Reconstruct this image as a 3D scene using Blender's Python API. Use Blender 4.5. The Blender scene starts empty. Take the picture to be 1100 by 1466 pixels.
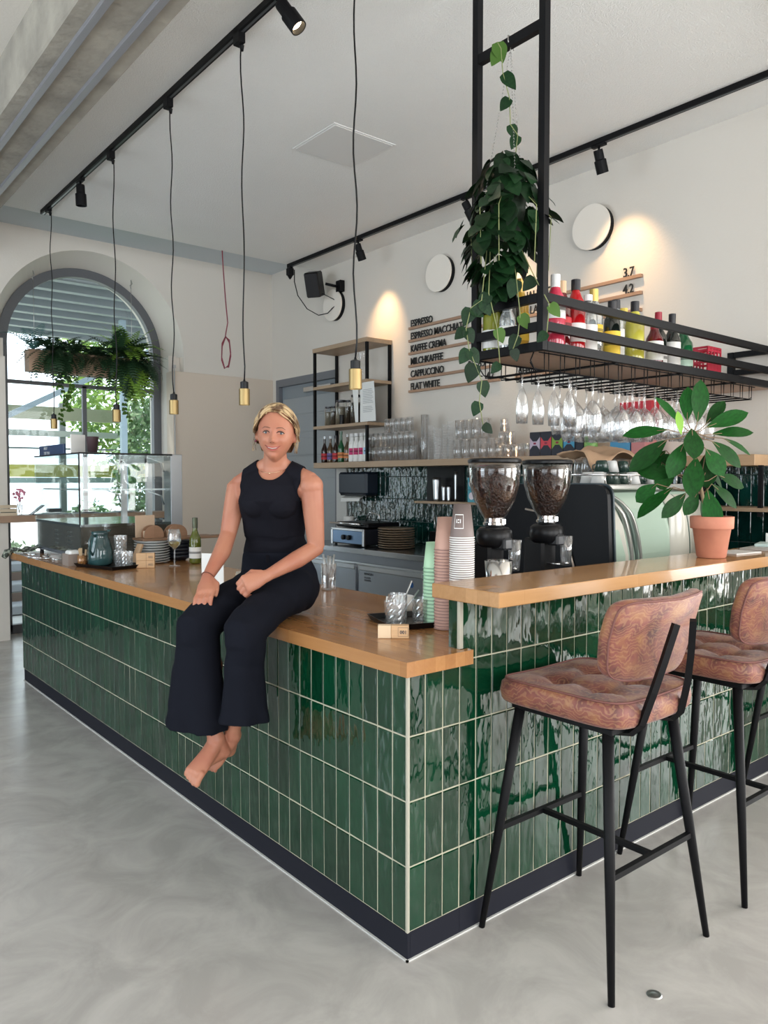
import bpy, bmesh, math, random
from math import sin, cos, pi, radians, sqrt, atan2
from mathutils import Vector, Matrix, noise
random.seed(7)
C = bpy.context.scene.collection
SC = bpy.context.scene
# ------------------------------------------------------------------ camera
cam_d = bpy.data.cameras.new('camera'); cam = bpy.data.objects.new('camera', cam_d); C.objects.link(cam)
cam.location = (-1.513, -1.731, 1.471)
cam.rotation_euler = (radians(90-2.343), 0, radians(-39.37))
cam_d.sensor_fit = 'HORIZONTAL'; cam_d.sensor_width = 36; cam_d.lens = 36*1101.5/1100
cam_d.clip_start = .05; cam_d.clip_end = 200
SC.camera = cam
# ------------------------------------------------------------------ sky and exposure
w = bpy.data.worlds.new('sky'); SC.world = w; w.use_nodes = True
nt = w.node_tree; nt.nodes['Background'].inputs[0].default_value = (.80, .91, 1, 1); nt.nodes['Background'].inputs[1].default_value = 3.0
SC.view_settings.view_transform = 'Standard'; SC.view_settings.look = 'None'
SC.view_settings.exposure = 0.08; SC.view_settings.gamma = 1; SC.view_settings.use_curve_mapping = False
SC.cycles.max_bounces = 8; SC.cycles.transparent_max_bounces = 24; SC.cycles.glossy_bounces = 4
SC.cycles.caustics_reflective = False; SC.cycles.caustics_refractive = False
SC.cycles.sample_clamp_indirect = 6
def light(name, kind, loc, target, energy, color, **k):
    d = bpy.data.lights.new(name, kind); d.energy = energy; d.color = color
    for a, b in k.items(): setattr(d, a, b)
    o = bpy.data.objects.new(name, d); C.objects.link(o); o.location = loc
    o.rotation_euler = (Vector(target)-Vector(loc)).to_track_quat('-Z', 'Y').to_euler()
    return o
# daylight entering by the tall windows beside and behind the camera
light('daylight_left', 'AREA', (-4.3, 2.6, 1.9), (0, 2.6, 1.5), 62, (.80, .91, 1), shape='RECTANGLE', size=3.6, size_y=2.6)
light('daylight_left.001', 'AREA', (-4.3, -2.6, 1.9), (0, -2.2, 1.5), 60, (.88, .95, 1), shape='RECTANGLE', size=3.0, size_y=2.6)
light('daylight_behind', 'AREA', (-1.2, -5.3, 1.9), (-.6, 0, 1.3), 120, (1, .97, .93), shape='RECTANGLE', size=3.2, size_y=2.6)
light('daylight_behind.001', 'AREA', (2.8, -5.3, 1.7), (1.8, 0, 1.0), 125, (1, .97, .93), shape='RECTANGLE', size=2.6, size_y=2.8)
light('daylight_right', 'AREA', (6.3, -3.1, 1.75), (1, -1.6, 1.2), 260, (1, .97, .93), shape='RECTANGLE', size=4.4, size_y=2.9)
sun = light('sun', 'SUN', (0, 20, 20), (3, 12, 0), 5.0, (1, .95, .85), angle=.01)

# ------------------------------------------------------------------ material helpers
MATS = {}
def pbr(name, col, rough=.5, metal=0., bump=None, var=None, coat=0, sheen=0, alpha=1, emit=None, spec=None, sub=0, coords='Object', stretch=(1,1,1), rnd=0):
    if name in MATS: return MATS[name]
    m = bpy.data.materials.new(name); m.use_nodes = True; n = m.node_tree; N = n.nodes; L = n.links
    p = N['Principled BSDF']
    p.inputs['Base Color'].default_value = (*col, 1); p.inputs['Roughness'].default_value = rough; p.inputs['Metallic'].default_value = metal
    p.inputs['Coat Weight'].default_value = coat; p.inputs['Coat Roughness'].default_value = .06
    if sheen: p.inputs['Sheen Weight'].default_value = sheen
    if spec is not None: p.inputs['Specular IOR Level'].default_value = spec
    if sub: p.inputs['Subsurface Weight'].default_value = sub; p.inputs['Subsurface Radius'].default_value = (.02, .008, .004)
    if alpha < 1: p.inputs['Alpha'].default_value = alpha
    if emit: p.inputs['Emission Color'].default_value = (*emit[0], 1); p.inputs['Emission Strength'].default_value = emit[1]
    tc = N.new('ShaderNodeTexCoord'); mp = N.new('ShaderNodeMapping'); mp.inputs['Scale'].default_value = stretch
    src = tc.outputs[coords]
    if rnd:
        oi = N.new('ShaderNodeObjectInfo'); vm = N.new('ShaderNodeVectorMath'); vm.operation = 'ADD'; cm = N.new('ShaderNodeCombineXYZ')
        mu = N.new('ShaderNodeMath'); mu.operation = 'MULTIPLY'; mu.inputs[1].default_value = 57
        L.new(oi.outputs['Random'], mu.inputs[0])
        for i in range(3): L.new(mu.outputs[0], cm.inputs[i])
        L.new(src, vm.inputs[0]); L.new(cm.outputs[0], vm.inputs[1]); src = vm.outputs[0]
    L.new(src, mp.inputs[0])
    m['map'] = 1
    if var:
        sc, c2, lo, hi = var
        t = N.new('ShaderNodeTexNoise'); t.inputs['Scale'].default_value = sc; t.inputs['Detail'].default_value = 5
        r = N.new('ShaderNodeValToRGB'); r.color_ramp.elements[0].position = lo; r.color_ramp.elements[1].position = hi
        r.color_ramp.elements[0].color = (*col, 1); r.color_ramp.elements[1].color = (*c2, 1)
        L.new(mp.outputs[0], t.inputs['Vector']); L.new(t.outputs['Fac'], r.inputs[0]); out = r.outputs[0]
        if rnd:
            hs = N.new('ShaderNodeHueSaturation'); mr = N.new('ShaderNodeMapRange'); mr.inputs['To Min'].default_value = 1-rnd; mr.inputs['To Max'].default_value = 1+rnd
            oi2 = N.new('ShaderNodeObjectInfo'); L.new(oi2.outputs['Random'], mr.inputs['Value']); L.new(mr.outputs[0], hs.inputs['Value']); L.new(out, hs.inputs['Color']); out = hs.outputs[0]
        L.new(out, p.inputs['Base Color'])
    if bump:
        sc, st, dist = bump
        t = N.new('ShaderNodeTexNoise'); t.inputs['Scale'].default_value = sc; t.inputs['Detail'].default_value = 2.5
        b = N.new('ShaderNodeBump'); b.inputs['Strength'].default_value = st; b.inputs['Distance'].default_value = dist
        L.new(mp.outputs[0], t.inputs['Vector']); L.new(t.outputs['Fac'], b.inputs['Height']); L.new(b.outputs[0], p.inputs['Normal'])
        if coat: L.new(b.outputs[0], p.inputs['Coat Normal'])
    MATS[name] = m; return m
def thin_glass(name, tint=(1, 1, 1), edge=.45, rough=.02, base=.06, body=0, bodycol=(1,1,1)):
    """clear thin-walled glass: see-through, glossy towards its edges"""
    if name in MATS: return MATS[name]
    m = bpy.data.materials.new(name); m.use_nodes = True; n = m.node_tree; N = n.nodes; L = n.links; N.clear()
    o = N.new('ShaderNodeOutputMaterial'); tr = N.new('ShaderNodeBsdfTransparent'); tr.inputs[0].default_value = (*tint, 1)
    g = N.new('ShaderNodeBsdfGlossy'); g.inputs['Roughness'].default_value = rough; g.inputs['Color'].default_value = (*[min(1, t*.5+.5) for t in tint], 1)
    lw = N.new('ShaderNodeLayerWeight'); lw.inputs[0].default_value = edge
    mr = N.new('ShaderNodeMapRange'); mr.inputs['To Min'].default_value = base; mr.inputs['To Max'].default_value = .85
    L.new(lw.outputs['Facing'], mr.inputs[0]); mx = N.new('ShaderNodeMixShader')
    L.new(mr.outputs[0], mx.inputs[0]); L.new(tr.outputs[0], mx.inputs[1]); L.new(g.outputs[0], mx.inputs[2]); out = mx
    if body:
        df = N.new('ShaderNodeBsdfDiffuse'); df.inputs[0].default_value = (*bodycol, 1); m2 = N.new('ShaderNodeMixShader'); m2.inputs[0].default_value = body
        L.new(mx.outputs[0], m2.inputs[1]); L.new(df.outputs[0], m2.inputs[2]); out = m2
    L.new(out.outputs[0], o.inputs[0]); MATS[name] = m; return m
def wood(name, c1, c2, rough=.35, axis=1, stave=.045, coat=.25):
    """glued oak staves running along one axis"""
    if name in MATS: return MATS[name]
    m = pbr(name, c1, rough, coat=coat); N = m.node_tree.nodes; L = m.node_tree.links; p = N['Principled BSDF']
    tc = N.new('ShaderNodeTexCoord'); mp = N.new('ShaderNodeMapping')
    rot = {0: (0, 0, 0), 1: (0, 0, pi/2)}[axis]; mp.inputs['Rotation'].default_value = rot; L.new(tc.outputs['Object'], mp.inputs[0])
    br = N.new('ShaderNodeTexBrick'); br.inputs['Scale'].default_value = 1; br.inputs['Brick Width'].default_value = .62; br.inputs['Row Height'].default_value = stave
    br.inputs['Mortar Size'].default_value = .0006; br.inputs['Mortar Smooth'].default_value = .3; br.inputs['Color1'].default_value = (.35,.35,.35,1); br.inputs['Color2'].default_value = (.75,.75,.75,1); br.inputs['Mortar'].default_value = (.25,.25,.25,1)
    L.new(mp.outputs[0], br.inputs[0])
    m2 = N.new('ShaderNodeMapping'); m2.inputs['Scale'].default_value = (2.2, 34, 34); L.new(mp.outputs[0], m2.inputs[0])
    t = N.new('ShaderNodeTexNoise'); t.inputs['Scale'].default_value = 1.6; t.inputs['Detail'].default_value = 5; t.inputs['Distortion'].default_value = .8; L.new(m2.outputs[0], t.inputs[0])
    mx = N.new('ShaderNodeMix'); mx.data_type = 'RGBA'; mx.inputs[0].default_value = .42
    L.new(br.outputs[0], mx.inputs[6]); L.new(t.outputs['Color'], mx.inputs[7])
    r = N.new('ShaderNodeValToRGB'); r.color_ramp.elements[0].position = .32; r.color_ramp.elements[1].position = .72
    r.color_ramp.elements[0].color = (*c2, 1); r.color_ramp.elements[1].color = (*c1, 1); L.new(mx.outputs[2], r.inputs[0]); L.new(r.outputs[0], p.inputs['Base Color'])
    return m
# ------------------------------------------------------------------ mesh helpers
class B:
    def __init__(s): s.v = []; s.f = []; s.s = []
    def add(s, v, f, sm=False, M=None):
        o = len(s.v)
        s.v += [tuple(M @ Vector(q)) for q in v] if M else [tuple(q) for q in v]
        s.f += [tuple(i+o for i in q) for q in f]; s.s += [sm]*len(f); return s
    def box(s, x0, y0, z0, x1, y1, z1, c=0, M=None):
        if not c:
            v = [(x, y, z) for z in (z0, z1) for y in (y0, y1) for x in (x0, x1)]
            return s.add(v, [(0,2,3,1),(4,5,7,6),(0,1,5,4),(2,6,7,3),(0,4,6,2),(1,3,7,5)], False, M)
        lo = (x0, y0, z0); hi = (x1, y1, z1); v = []; idx = {}
        for k in range(8):
            b = [(k >> a) & 1 for a in range(3)]
            for a in range(3):   # vertex lying on the face normal to axis a
                q = [ (hi[i] if b[i] else lo[i]) if i == a else (hi[i]-c if b[i] else lo[i]+c) for i in range(3)]
                idx[(k, a)] = len(v); v.append(q)
        f = []
        for a in range(3):
            o1, o2 = [i for i in range(3) if i != a]
            for sd in (0, 1):
                q = [idx[((sd << a) | (p << o1) | (r << o2), a)] for p, r in ((0,0),(1,0),(1,1),(0,1))]
                f.append(tuple(q))
        for a in range(3):
            o1, o2 = [i for i in range(3) if i != a]
            for p in (0, 1):
                for r in (0, 1):
                    k0 = (p << o1) | (r << o2); k1 = k0 | (1 << a)
                    f.append((idx[(k0, o1)], idx[(k1, o1)], idx[(k1, o2)], idx[(k0, o2)]))
        for k in range(8): f.append((idx[(k,0)], idx[(k,1)], idx[(k,2)]))
        return s.add(v, f, False, M)
    def lathe(s, prof, n=20, loc=(0,0,0), M=None, sm=True, close=False):
        v = []; f = []; k = len(prof)
        for r, z in prof:
            for i in range(n):
                a = 2*pi*i/n; v.append((loc[0]+r*cos(a), loc[1]+r*sin(a), loc[2]+z))
        for j in range(k-1):
            for i in range(n):
                i2 = (i+1) % n; f.append((j*n+i, j*n+i2, (j+1)*n+i2, (j+1)*n+i))
        if close:
            f.append(tuple(range(n-1, -1, -1))); f.append(tuple((k-1)*n+i for i in range(n)))
        return s.add(v, f, sm, M)
    def tube(s, pts, r, n=8, sm=True, caps=True, flat=None):
        pts = [Vector(p) for p in pts]; K = len(pts); rr = r if isinstance(r, (list, tuple)) else [r]*K
        v = []; f = []; up = None
        for i, p in enumerate(pts):
            t = (pts[min(i+1, K-1)]-pts[max(i-1, 0)]).normalized()
            if up is None:
                up = Vector((0,0,1)) if abs(t.z) < .9 else Vector((1,0,0))
            up = (up - t*up.dot(t)).normalized(); sd = t.cross(up)
            for j in range(n):
                a = 2*pi*j/n; fx = rr[i]; fy = rr[i]*(flat or 1)
                v.append(p + sd*(cos(a)*fx) + up*(sin(a)*fy))
        for i in range(K-1):
            for j in range(n):
                j2 = (j+1) % n; f.append((i*n+j, i*n+j2, (i+1)*n+j2, (i+1)*n+j))
        if caps: f.append(tuple(range(n-1, -1, -1))); f.append(tuple((K-1)*n+i for i in range(n)))
        return s.add(v, f, sm)
    def bar(s, p, q, w, h=None, roll=0):
        """square bar from p to q"""
        p = Vector(p); q = Vector(q); h = h or w; t = (q-p).normalized()
        up = Vector((0,0,1)) if abs(t.z) < .95 else Vector((0,1,0)); sd = t.cross(up).normalized(); up = sd.cross(t)
        v = [e + sd*(a*w/2) + up*(b*h/2) for e in (p, q) for a, b in ((-1,-1),(1,-1),(1,1),(-1,1))]
        return s.add(v, [(3,2,1,0),(4,5,6,7),(0,1,5,4),(1,2,6,5),(2,3,7,6),(3,0,4,7)])
    def ball(s, c, r, n=12, m=8, M=None, sq=(1,1,1)):
        prof = [(r*sin(pi*i/m), -r*cos(pi*i/m)) for i in range(m+1)]
        v = []; f = []
        for R, z in prof:
            for i in range(n):
                a = 2*pi*i/n; v.append((c[0]+R*cos(a)*sq[0], c[1]+R*sin(a)*sq[1], c[2]+z*sq[2]))
        for j in range(m):
            for i in range(n):
                i2 = (i+1) % n; f.append((j*n+i, j*n+i2, (j+1)*n+i2, (j+1)*n+i))
        return s.add(v, f, True, M)
    def poly(s, pts, z0, z1):
        n = len(pts); v = [(x, y, z0) for x, y in pts]+[(x, y, z1) for x, y in pts]
        f = [tuple(range(n-1, -1, -1)), tuple(range(n, 2*n))]+[(i, (i+1) % n, n+(i+1) % n, n+i) for i in range(n)]
        return s.add(v, f)
    def mesh(s, name):
        me = bpy.data.meshes.new(name); me.from_pydata(s.v, [], s.f); me.polygons.foreach_set('use_smooth', s.s)
        me.update(); return me
WL = {}
def obj(b, name, mat, parent=None, world=True):
    me = b if isinstance(b, bpy.types.Mesh) else b.mesh(name)
    if mat: 
        me.materials.clear(); me.materials.append(mat)
    o = bpy.data.objects.new(name, me); C.objects.link(o)
    if parent:
        o.parent = parent; off = WL.get(parent.name, Vector())
        if world: o.location = -off
        WL[o.name] = Vector() if not world else off-off   # children of parts use the same world frame
        if world: WL[o.name] = Vector((0, 0, 0))
    else: WL[o.name] = Vector()
    return o
def thing(name, label, cat, loc=(0,0,0), group=None, rotz=0):
    o = bpy.data.objects.new(name, None); C.objects.link(o); o.location = loc; o.empty_display_size = .05
    o.rotation_euler = (0, 0, rotz); WL[o.name] = Vector(loc); return tag(o, label, cat, group)
def tag(o, label=None, cat=None, group=None, kind=None):
    if label: o['label'] = label
    if cat: o['category'] = cat
    if group: o['group'] = group
    if kind: o['kind'] = kind
    return o
def single(b, name, mat, label, cat, loc=None, group=None, rotz=0):
    """a thing that is one mesh; with loc its mesh is local to its base"""
    o = obj(b, name, mat); 
    if loc is not None: o.location = loc; o.rotation_euler = (0, 0, rotz)
    return tag(o, label, cat, group)
def struct(b, name, mat): return tag(obj(b, name, mat), kind='structure')
def dup(root, loc, label=None, rotz=None, group=None):
    r = root.copy(); C.objects.link(r); r.location = loc; WL[r.name] = Vector(loc)
    if rotz is not None: r.rotation_euler = (0, 0, rotz)
    if label: r['label'] = label
    if group: r['group'] = group
    for ch in list(root.children):
        c = ch.copy(); C.objects.link(c); c.parent = r
        for g in list(ch.children):
            d = g.copy(); C.objects.link(d); d.parent = c
    return r
ORD = ['first','second','third','fourth','fifth','sixth','seventh','eighth','ninth','tenth','eleventh','twelfth','thirteenth','fourteenth','fifteenth','sixteenth','seventeenth','eighteenth','nineteenth','twentieth','twenty-first','twenty-second','twenty-third','twenty-fourth','twenty-fifth','twenty-sixth','twenty-seventh','twenty-eighth','twenty-ninth','thirtieth'] + ['thirty-'+s for s in ('first','second','third','fourth','fifth','sixth','seventh','eighth','ninth')] + ['fortieth'] + ['forty-'+s for s in ('first','second','third','fourth','fifth','sixth')]
def text(s, size, depth=.002, spacing=1.0, bold=0):
    cu = bpy.data.curves.new('lettering', 'FONT'); cu.body = s; cu.size = size; cu.extrude = depth; cu.space_character = spacing; cu.resolution_u = 2; cu.offset = bold
    o = bpy.data.objects.new('tmp', cu); C.objects.link(o); dg = bpy.context.evaluated_depsgraph_get()
    me = bpy.data.meshes.new_from_object(o.evaluated_get(dg)); bpy.data.objects.remove(o); bpy.data.curves.remove(cu); return me
def xform(me, M):
    me.transform(M); return me
# planes for lettering: on the menu wall (normal -X, reads along -Y), on faces looking to -Y
def RX(): return Matrix(((0,0,-1,0),(-1,0,0,0),(0,1,0,0),(0,0,0,1)))
def RY(): return Matrix(((1,0,0,0),(0,0,-1,0),(0,1,0,0),(0,0,0,1)))
# ------------------------------------------------------------------ materials
white_wall = pbr('white_plaster', (.69, .645, .585), .9, bump=(60, .12, .01))
beige_wall = pbr('beige_paint', (.66, .565, .47), .85, bump=(60, .1, .01))
ceil_m = pbr('acoustic_plaster', (.86, .86, .84), .95, bump=(150, .5, .012), var=(1.2, (.82,.82,.80), .35, .75))
concrete = pbr('board_marked_concrete', (.40, .37, .315), .85, bump=(18, .35, .02), var=(4.5, (.27, .25, .215), .35, .7))
floor_m = pbr('polished_microcement', (.47, .45, .425), .22, bump=(3, .05, .05), var=(3.4, (.37, .355, .335), .38, .62), stretch=(1, 1, 1))
black = pbr('black_steel', (.005, .005, .006), .5, spec=.15)
blackp = pbr('black_plastic', (.005, .005, .006), .35, spec=.25)
dark_frame = pbr('dark_grey_window_frame', (.10, .105, .115), .45)
steel = pbr('brushed_stainless', (.62, .64, .66), .3, 1, bump=(120, .08, .002), stretch=(1, 1, 12))
chrome = pbr('chrome', (.85, .85, .86), .08, 1)
brass = pbr('brushed_brass', (.36, .26, .12), .45, 1, bump=(200, .05, .001), stretch=(1, 1, .05))
oak = wood('oak_worktop', (.46, .225, .085), (.32, .14, .048), .26, 1, .043, .35)
oakx = wood('oak_bar_top', (.50, .275, .12), (.35, .18, .07), .26, 0, .05, .35)
oak_shelf = wood('oak_shelf', (.46, .33, .22), (.34, .235, .15), .5, 1, .09, 0)
tile_m = pbr('green_glaze', (.0025, .040, .017), .06, coat=.5, bump=(13, .6, .012), var=(9, (.0012, .026, .011), .3, .75), rnd=.3, stretch=(1, 1, .45))
tile_b = pbr('dark_green_glaze', (.004, .035, .028), .08, coat=.6, bump=(16, .9, .012), var=(14, (.002, .02, .018), .3, .75), rnd=.3, stretch=(1, 1, .45))
grout = pbr('cream_grout', (.44, .41, .31), .85)
plinth_m = pbr('anthracite_plinth', (.012, .013, .020), .5, spec=.15)
clear = thin_glass('clear_glass', edge=.35, base=.025)
crystal = thin_glass('drinking_glass', (.97,.975,.98), edge=.5, base=.06, rough=.04, body=.05, bodycol=(.75,.77,.80))
pane = thin_glass('window_glass', (.97, 1, 1), edge=.15, base=.02)
white_p = pbr('white_porcelain', (.8, .8, .78), .2)
paper = pbr('white_paper', (.82, .82, .80), .7)
letter = pbr('black_letter', (.012, .012, .012), .5)
ink = pbr('ink', (.05, .05, .06), .7)
# ------------------------------------------------------------------ room shell
struct(B().box(-5, -6, -.2, 7, 6.6, 0), 'floor', floor_m)
# ceiling slab over the bar bay, soffit beyond it, ceiling over the left bay
struct(B().box(-.06, -.35, 3.65, 3.1, 4.97, 3.78), 'ceiling', ceil_m)
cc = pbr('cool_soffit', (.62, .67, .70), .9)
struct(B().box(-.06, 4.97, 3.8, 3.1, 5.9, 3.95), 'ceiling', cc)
struct(B().box(-5, -6, 3.735, -.43, 5.9, 3.85), 'ceiling', white_wall)
struct(B().box(-.06, -6, 3.7, 7, -.62, 3.85), 'ceiling', white_wall)
struct(B().box(-.43, -6, 3.45, -.06, 5.9, 3.95, .008), 'trim_1', concrete)
for i, (a, b_) in enumerate(((-.352, -.318), (-.178, -.142))):
    struct(B().box(a, -6, 3.43, b_, 5.9, 3.452, .002), 'trim_%d' % (i+2), pbr('galvanised_channel', (.38, .38, .41), .45, .6))
struct(B().box(-.06, -.62, 3.5, 7, -.35, 3.95), 'trim_4', pbr('grey_beam', (.25, .25, .25), .6))
struct(B().box(-.06, -.52, 3.47, 7, -.45, 3.502), 'trim_5', pbr('galvanised_channel', (.5, .5, .5), .5))
# menu wall with its door opening
wr = B().box(3.1, -.6, 0, 3.4, 4.62, 4).box(3.1, 5.82, 0, 3.4, 6.5, 4).box(3.1, 4.62, 2.6, 3.4, 5.82, 4)
wall_r = struct(wr, 'wall_right', white_wall)
# arched wall
cx, cz, R, YW = 1.10, 2.76, .925, 5.9
v = []; f = []
K = 40
for k in range(K+1):
    a = pi*k/K; x = cx+R*cos(a); z = cz+R*sin(a)
    v += [(x, YW, z), (x, YW, 4.0), (cx+.80*cos(a), 6.22, 2.78+.80*sin(a))]
for k in range(K):
    i = 3*k; f += [(i, i+3, i+4, i+1), (i, i+2, i+5, i+3)]
wb = B().add(v, f)
wb.box(-.2, YW, 0, cx-R, 6.5, 4).box(cx+R, YW, 0, 3.1, 6.5, 4)
# outer part of the wall beyond the window frame
v = []; f = []
for k in range(K+1):
    a = pi*k/K; v += [(cx+.80*cos(a), 6.27, 2.78+.80*sin(a)), (cx+.80*cos(a), 6.5, 2.78+.80*sin(a)), (cx+.80*cos(a), 6.27, 4), (cx+.80*cos(a), 6.5, 4)]
for k in range(K):
    i = 4*k; f += [(i, i+4, i+5, i+1), (i+1, i+5, i+7, i+3), (i+2, i+6, i+4, i)]
wb.add(v, f)
wb.box(cx-R, 6.0, 0, cx-.80, 6.5, 2.78).box(cx+.80, 6.0, 0, cx+R, 6.5, 2.78)
wb.box(cx-R-.01, YW, 0, cx-.81, 6.05, 2.60)
struct(wb, 'wall_back', white_wall)
struct(B().box(-5, YW, 0, -.2, 6.5, 4), 'wall_back', pbr('unseen_wall_dark', (.05,.065,.07), .7))  # unseen part of the wall, made dark to darken the counter tiles' reflections
struct(B().box(1.895, 5.885, 0, 3.1, 6.05, 2.61, .004), 'trim_6', beige_wall)
struct(B().tube([(1.905, 5.87, .02), (1.905, 5.87, 2.66)], .006, 6).box(1.89, 5.86, 2.64, 1.92, 5.885, 2.67), 'trim_7', pbr('grey_conduit', (.45,.45,.45), .6))
# left and rear walls with their tall windows (out of view; the daylight comes through them)
def windowed_wall(name, axis, pos, a0, a1, wins, t=.3, h=4.0):
    b = B(); segs = []; c = a0
    for lo, hi in wins:
        segs.append((c, lo, 0, h)); segs.append((lo, hi, 0, .35)); segs.append((lo, hi, 3.3, h)); c = hi
    segs.append((c, a1, 0, h))
    for lo, hi, z0, z1 in segs:
        if axis == 'x': b.box(pos, lo, z0, pos+t, hi, z1)
        else: b.box(lo, pos, z0, hi, pos+t, z1)
    return struct(b, name, white_wall)
windowed_wall('wall_left', 'x', -4.8, -6, 6.5, ((-4.2, -1.0), (.7, 4.5)))
windowed_wall('wall_front', 'y', -5.9, -5, 7, ((-2.9, .5), (1.4, 4.2)))
windowed_wall('wall_right', 'x', 6.6, -6, -.3, ((-5.4, -.8),))
struct(B().box(3.4, -.6, 0, 6.6, -.35, 4), 'wall_right', white_wall)
struct(B().box(2.1+1.3, -.6, 0, 3.5, -.3, 4), 'wall_right', white_wall)
n_w = 2
for axis, pos, lo, hi in (('x', -4.55, -4.2, -1.0), ('x', -4.55, .7, 4.5), ('y', -5.65, -2.9, .5), ('y', -5.65, 1.4, 4.2), ('x', 6.7, -5.4, -.8)):  # bars of the unseen windows, added to vary the reflections in the tiles
    b = B()
    for k in range(4):
        c = lo+(hi-lo)*k/3; w_ = .06
        if axis == 'x': b.box(pos, c-w_/2, .35, pos+.06, c+w_/2, 3.3)
        else: b.box(c-w_/2, pos, .35, c+w_/2, pos+.06, 3.3)
    for z in (.35, 1.2, 2.4, 3.24):
        if axis == 'x': b.box(pos+.01, lo, z, pos+.05, hi, z+.05)
        else: b.box(lo, pos+.01, z, hi, pos+.05, z+.05)
    struct(b, 'window_%d' % n_w, dark_frame); n_w += 1
# arched window: frame, glazing bars, pane
v = []; f = []
prof = []
path = [(cx-.76, 0.02)] + [(cx-.76, 2.78)] + [(cx-.76*cos(pi*k/K), 2.78+.76*sin(pi*k/K)) for k in range(1, K)] + [(cx+.76, 2.78), (cx+.76, .02)]
def frame_strip(path, half, y0, y1):
    v = []; f = []
    for i, (x, z) in enumerate(path):
        a = Vector(path[max(i-1,0)]); c = Vector(path[min(i+1, len(path)-1)]); t = (c-a).normalized(); n_ = Vector((-t.y, t.x))
        for s_ in (-1, 1):
            for y in (y0, y1): v.append((x+n_.x*half*s_, y, z+n_.y*half*s_))
    for i in range(len(path)-1):
        k = 4*i; f += [(k, k+4, k+6, k+2), (k+1, k+3, k+7, k+5), (k, k+1, k+5, k+4), (k+2, k+6, k+7, k+3)]
    f += [(0, 2, 3, 1), (len(v)-4, len(v)-3, len(v)-1, len(v)-2)]
    return B().add(v, f)
win = struct(frame_strip(path, .042, 6.20, 6.27).box(cx-.76, 6.20, 0, cx+.76, 6.27, .085), 'window_1', dark_frame)
obj(B().box(cx-.02, 6.215, .08, cx+.02, 6.255, 2.42), 'mullion', dark_frame, win)
obj(B().box(cx-.74, 6.215, 2.40, cx+.74, 6.255, 2.435), 'transom', dark_frame, win)
pts = [(cx-.73, .06)]+[(cx-.73*cos(pi*k/24), 2.78+.73*sin(pi*k/24)) for k in range(25)]+[(cx+.73, .06)]
obj(B().add([(x, 6.236, z) for x, z in pts], [tuple(range(len(pts)))]), 'window_pane', pane, win)
# door in the menu wall
grey_door = pbr('grey_door_paint', (.33, .36, .38), .5)
door = struct(B().box(3.14, 4.70, 0, 3.19, 5.74, 2.34), 'door_1', grey_door)
obj(B().box(3.10, 4.62, 0, 3.22, 4.68, 2.6).box(3.10, 5.76, 0, 3.22, 5.82, 2.6).box(3.10, 4.68, 2.52, 3.22, 5.76, 2.6), 'door_frame', pbr('door_frame_grey', (.16, .17, .19), .45), door)
obj(B().box(3.15, 4.68, 2.34, 3.18, 5.76, 2.52), 'transom_panel', pbr('transom_grey', (.24, .28, .31), .3), door)
for z in (.5, 1.0, 1.5, 1.75, 2.0, 2.2):
    obj(B().box(3.134, 4.72, z, 3.142, 5.72, z+.235 if z < 1.7 else z+.18, .003), 'door_panel', grey_door, door)
obj(B().box(3.09, 4.75, 2.42, 3.14, 5.25, 2.47, .004), 'door_closer', steel, door)
obj(B().tube([(3.135, 5.66, 1.05), (3.08, 5.66, 1.05), (3.08, 5.54, 1.05)], .009), 'door_handle', steel, door)
# baseboards seen far left
struct(B().box(2.1, 5.87, 0, 3.1, 5.886, .08), 'baseboard_back', plinth_m)
# ceiling access panel
struct(B().box(1.30, 2.17, 3.643, 1.76, 2.61, 3.652, .002), 'trim_8', pbr('panel_white', (.70,.70,.685), .9))
struct(B().box(1.285, 2.155, 3.646, 1.30, 2.625, 3.651).box(1.76, 2.155, 3.646, 1.775, 2.625, 3.651).box(1.3, 2.155, 3.646, 1.76, 2.17, 3.651).box(1.3, 2.61, 3.646, 1.76, 2.625, 3.651), 'trim_9', pbr('panel_rim', (.8,.8,.79), .8))

def marble(m):
    N = m.node_tree.nodes; t = [n for n in N if n.type == 'TEX_NOISE'][0]
    t.inputs['Distortion'].default_value = .9; t.inputs['Detail'].default_value = 8; t.inputs['Roughness'].default_value = .62
marble(floor_m)
# ------------------------------------------------------------------ tiles
PX, PZ = .0745, .2022; TW, TH = .0712, .1985
def tile_mesh(h=TH, wd=TW, t=.009, seed=0):
    """one hand-made tile, local: x 0..wd, z 0..h, front at y=-t; slightly wavy rim"""
    rn = random.Random(seed); c = .003; j = lambda a: rn.uniform(-a, a)
    v = [(0,0,0),(wd,0,0),(wd,0,h),(0,0,h)]
    v += [(0+j(.0004),-t+c,0+j(.0004)),(wd+j(.0004),-t+c,j(.0004)),(wd,-t+c,h+j(.0004)),(0,-t+c,h+j(.0004))]
    v += [(c,-t+j(.0008),c),(wd-c,-t+j(.0008),c),(wd-c,-t+j(.0008),h-c),(c,-t+j(.0008),h-c)]
    f = [(0,1,5,4),(1,2,6,5),(2,3,7,6),(3,0,4,7),(4,5,9,8),(5,6,10,9),(6,7,11,10),(7,4,8,11),(8,9,10,11)]
    me = bpy.data.meshes.new('tile'); me.from_pydata([tuple(q) for q in v], [], f); me.update(); return me
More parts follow.
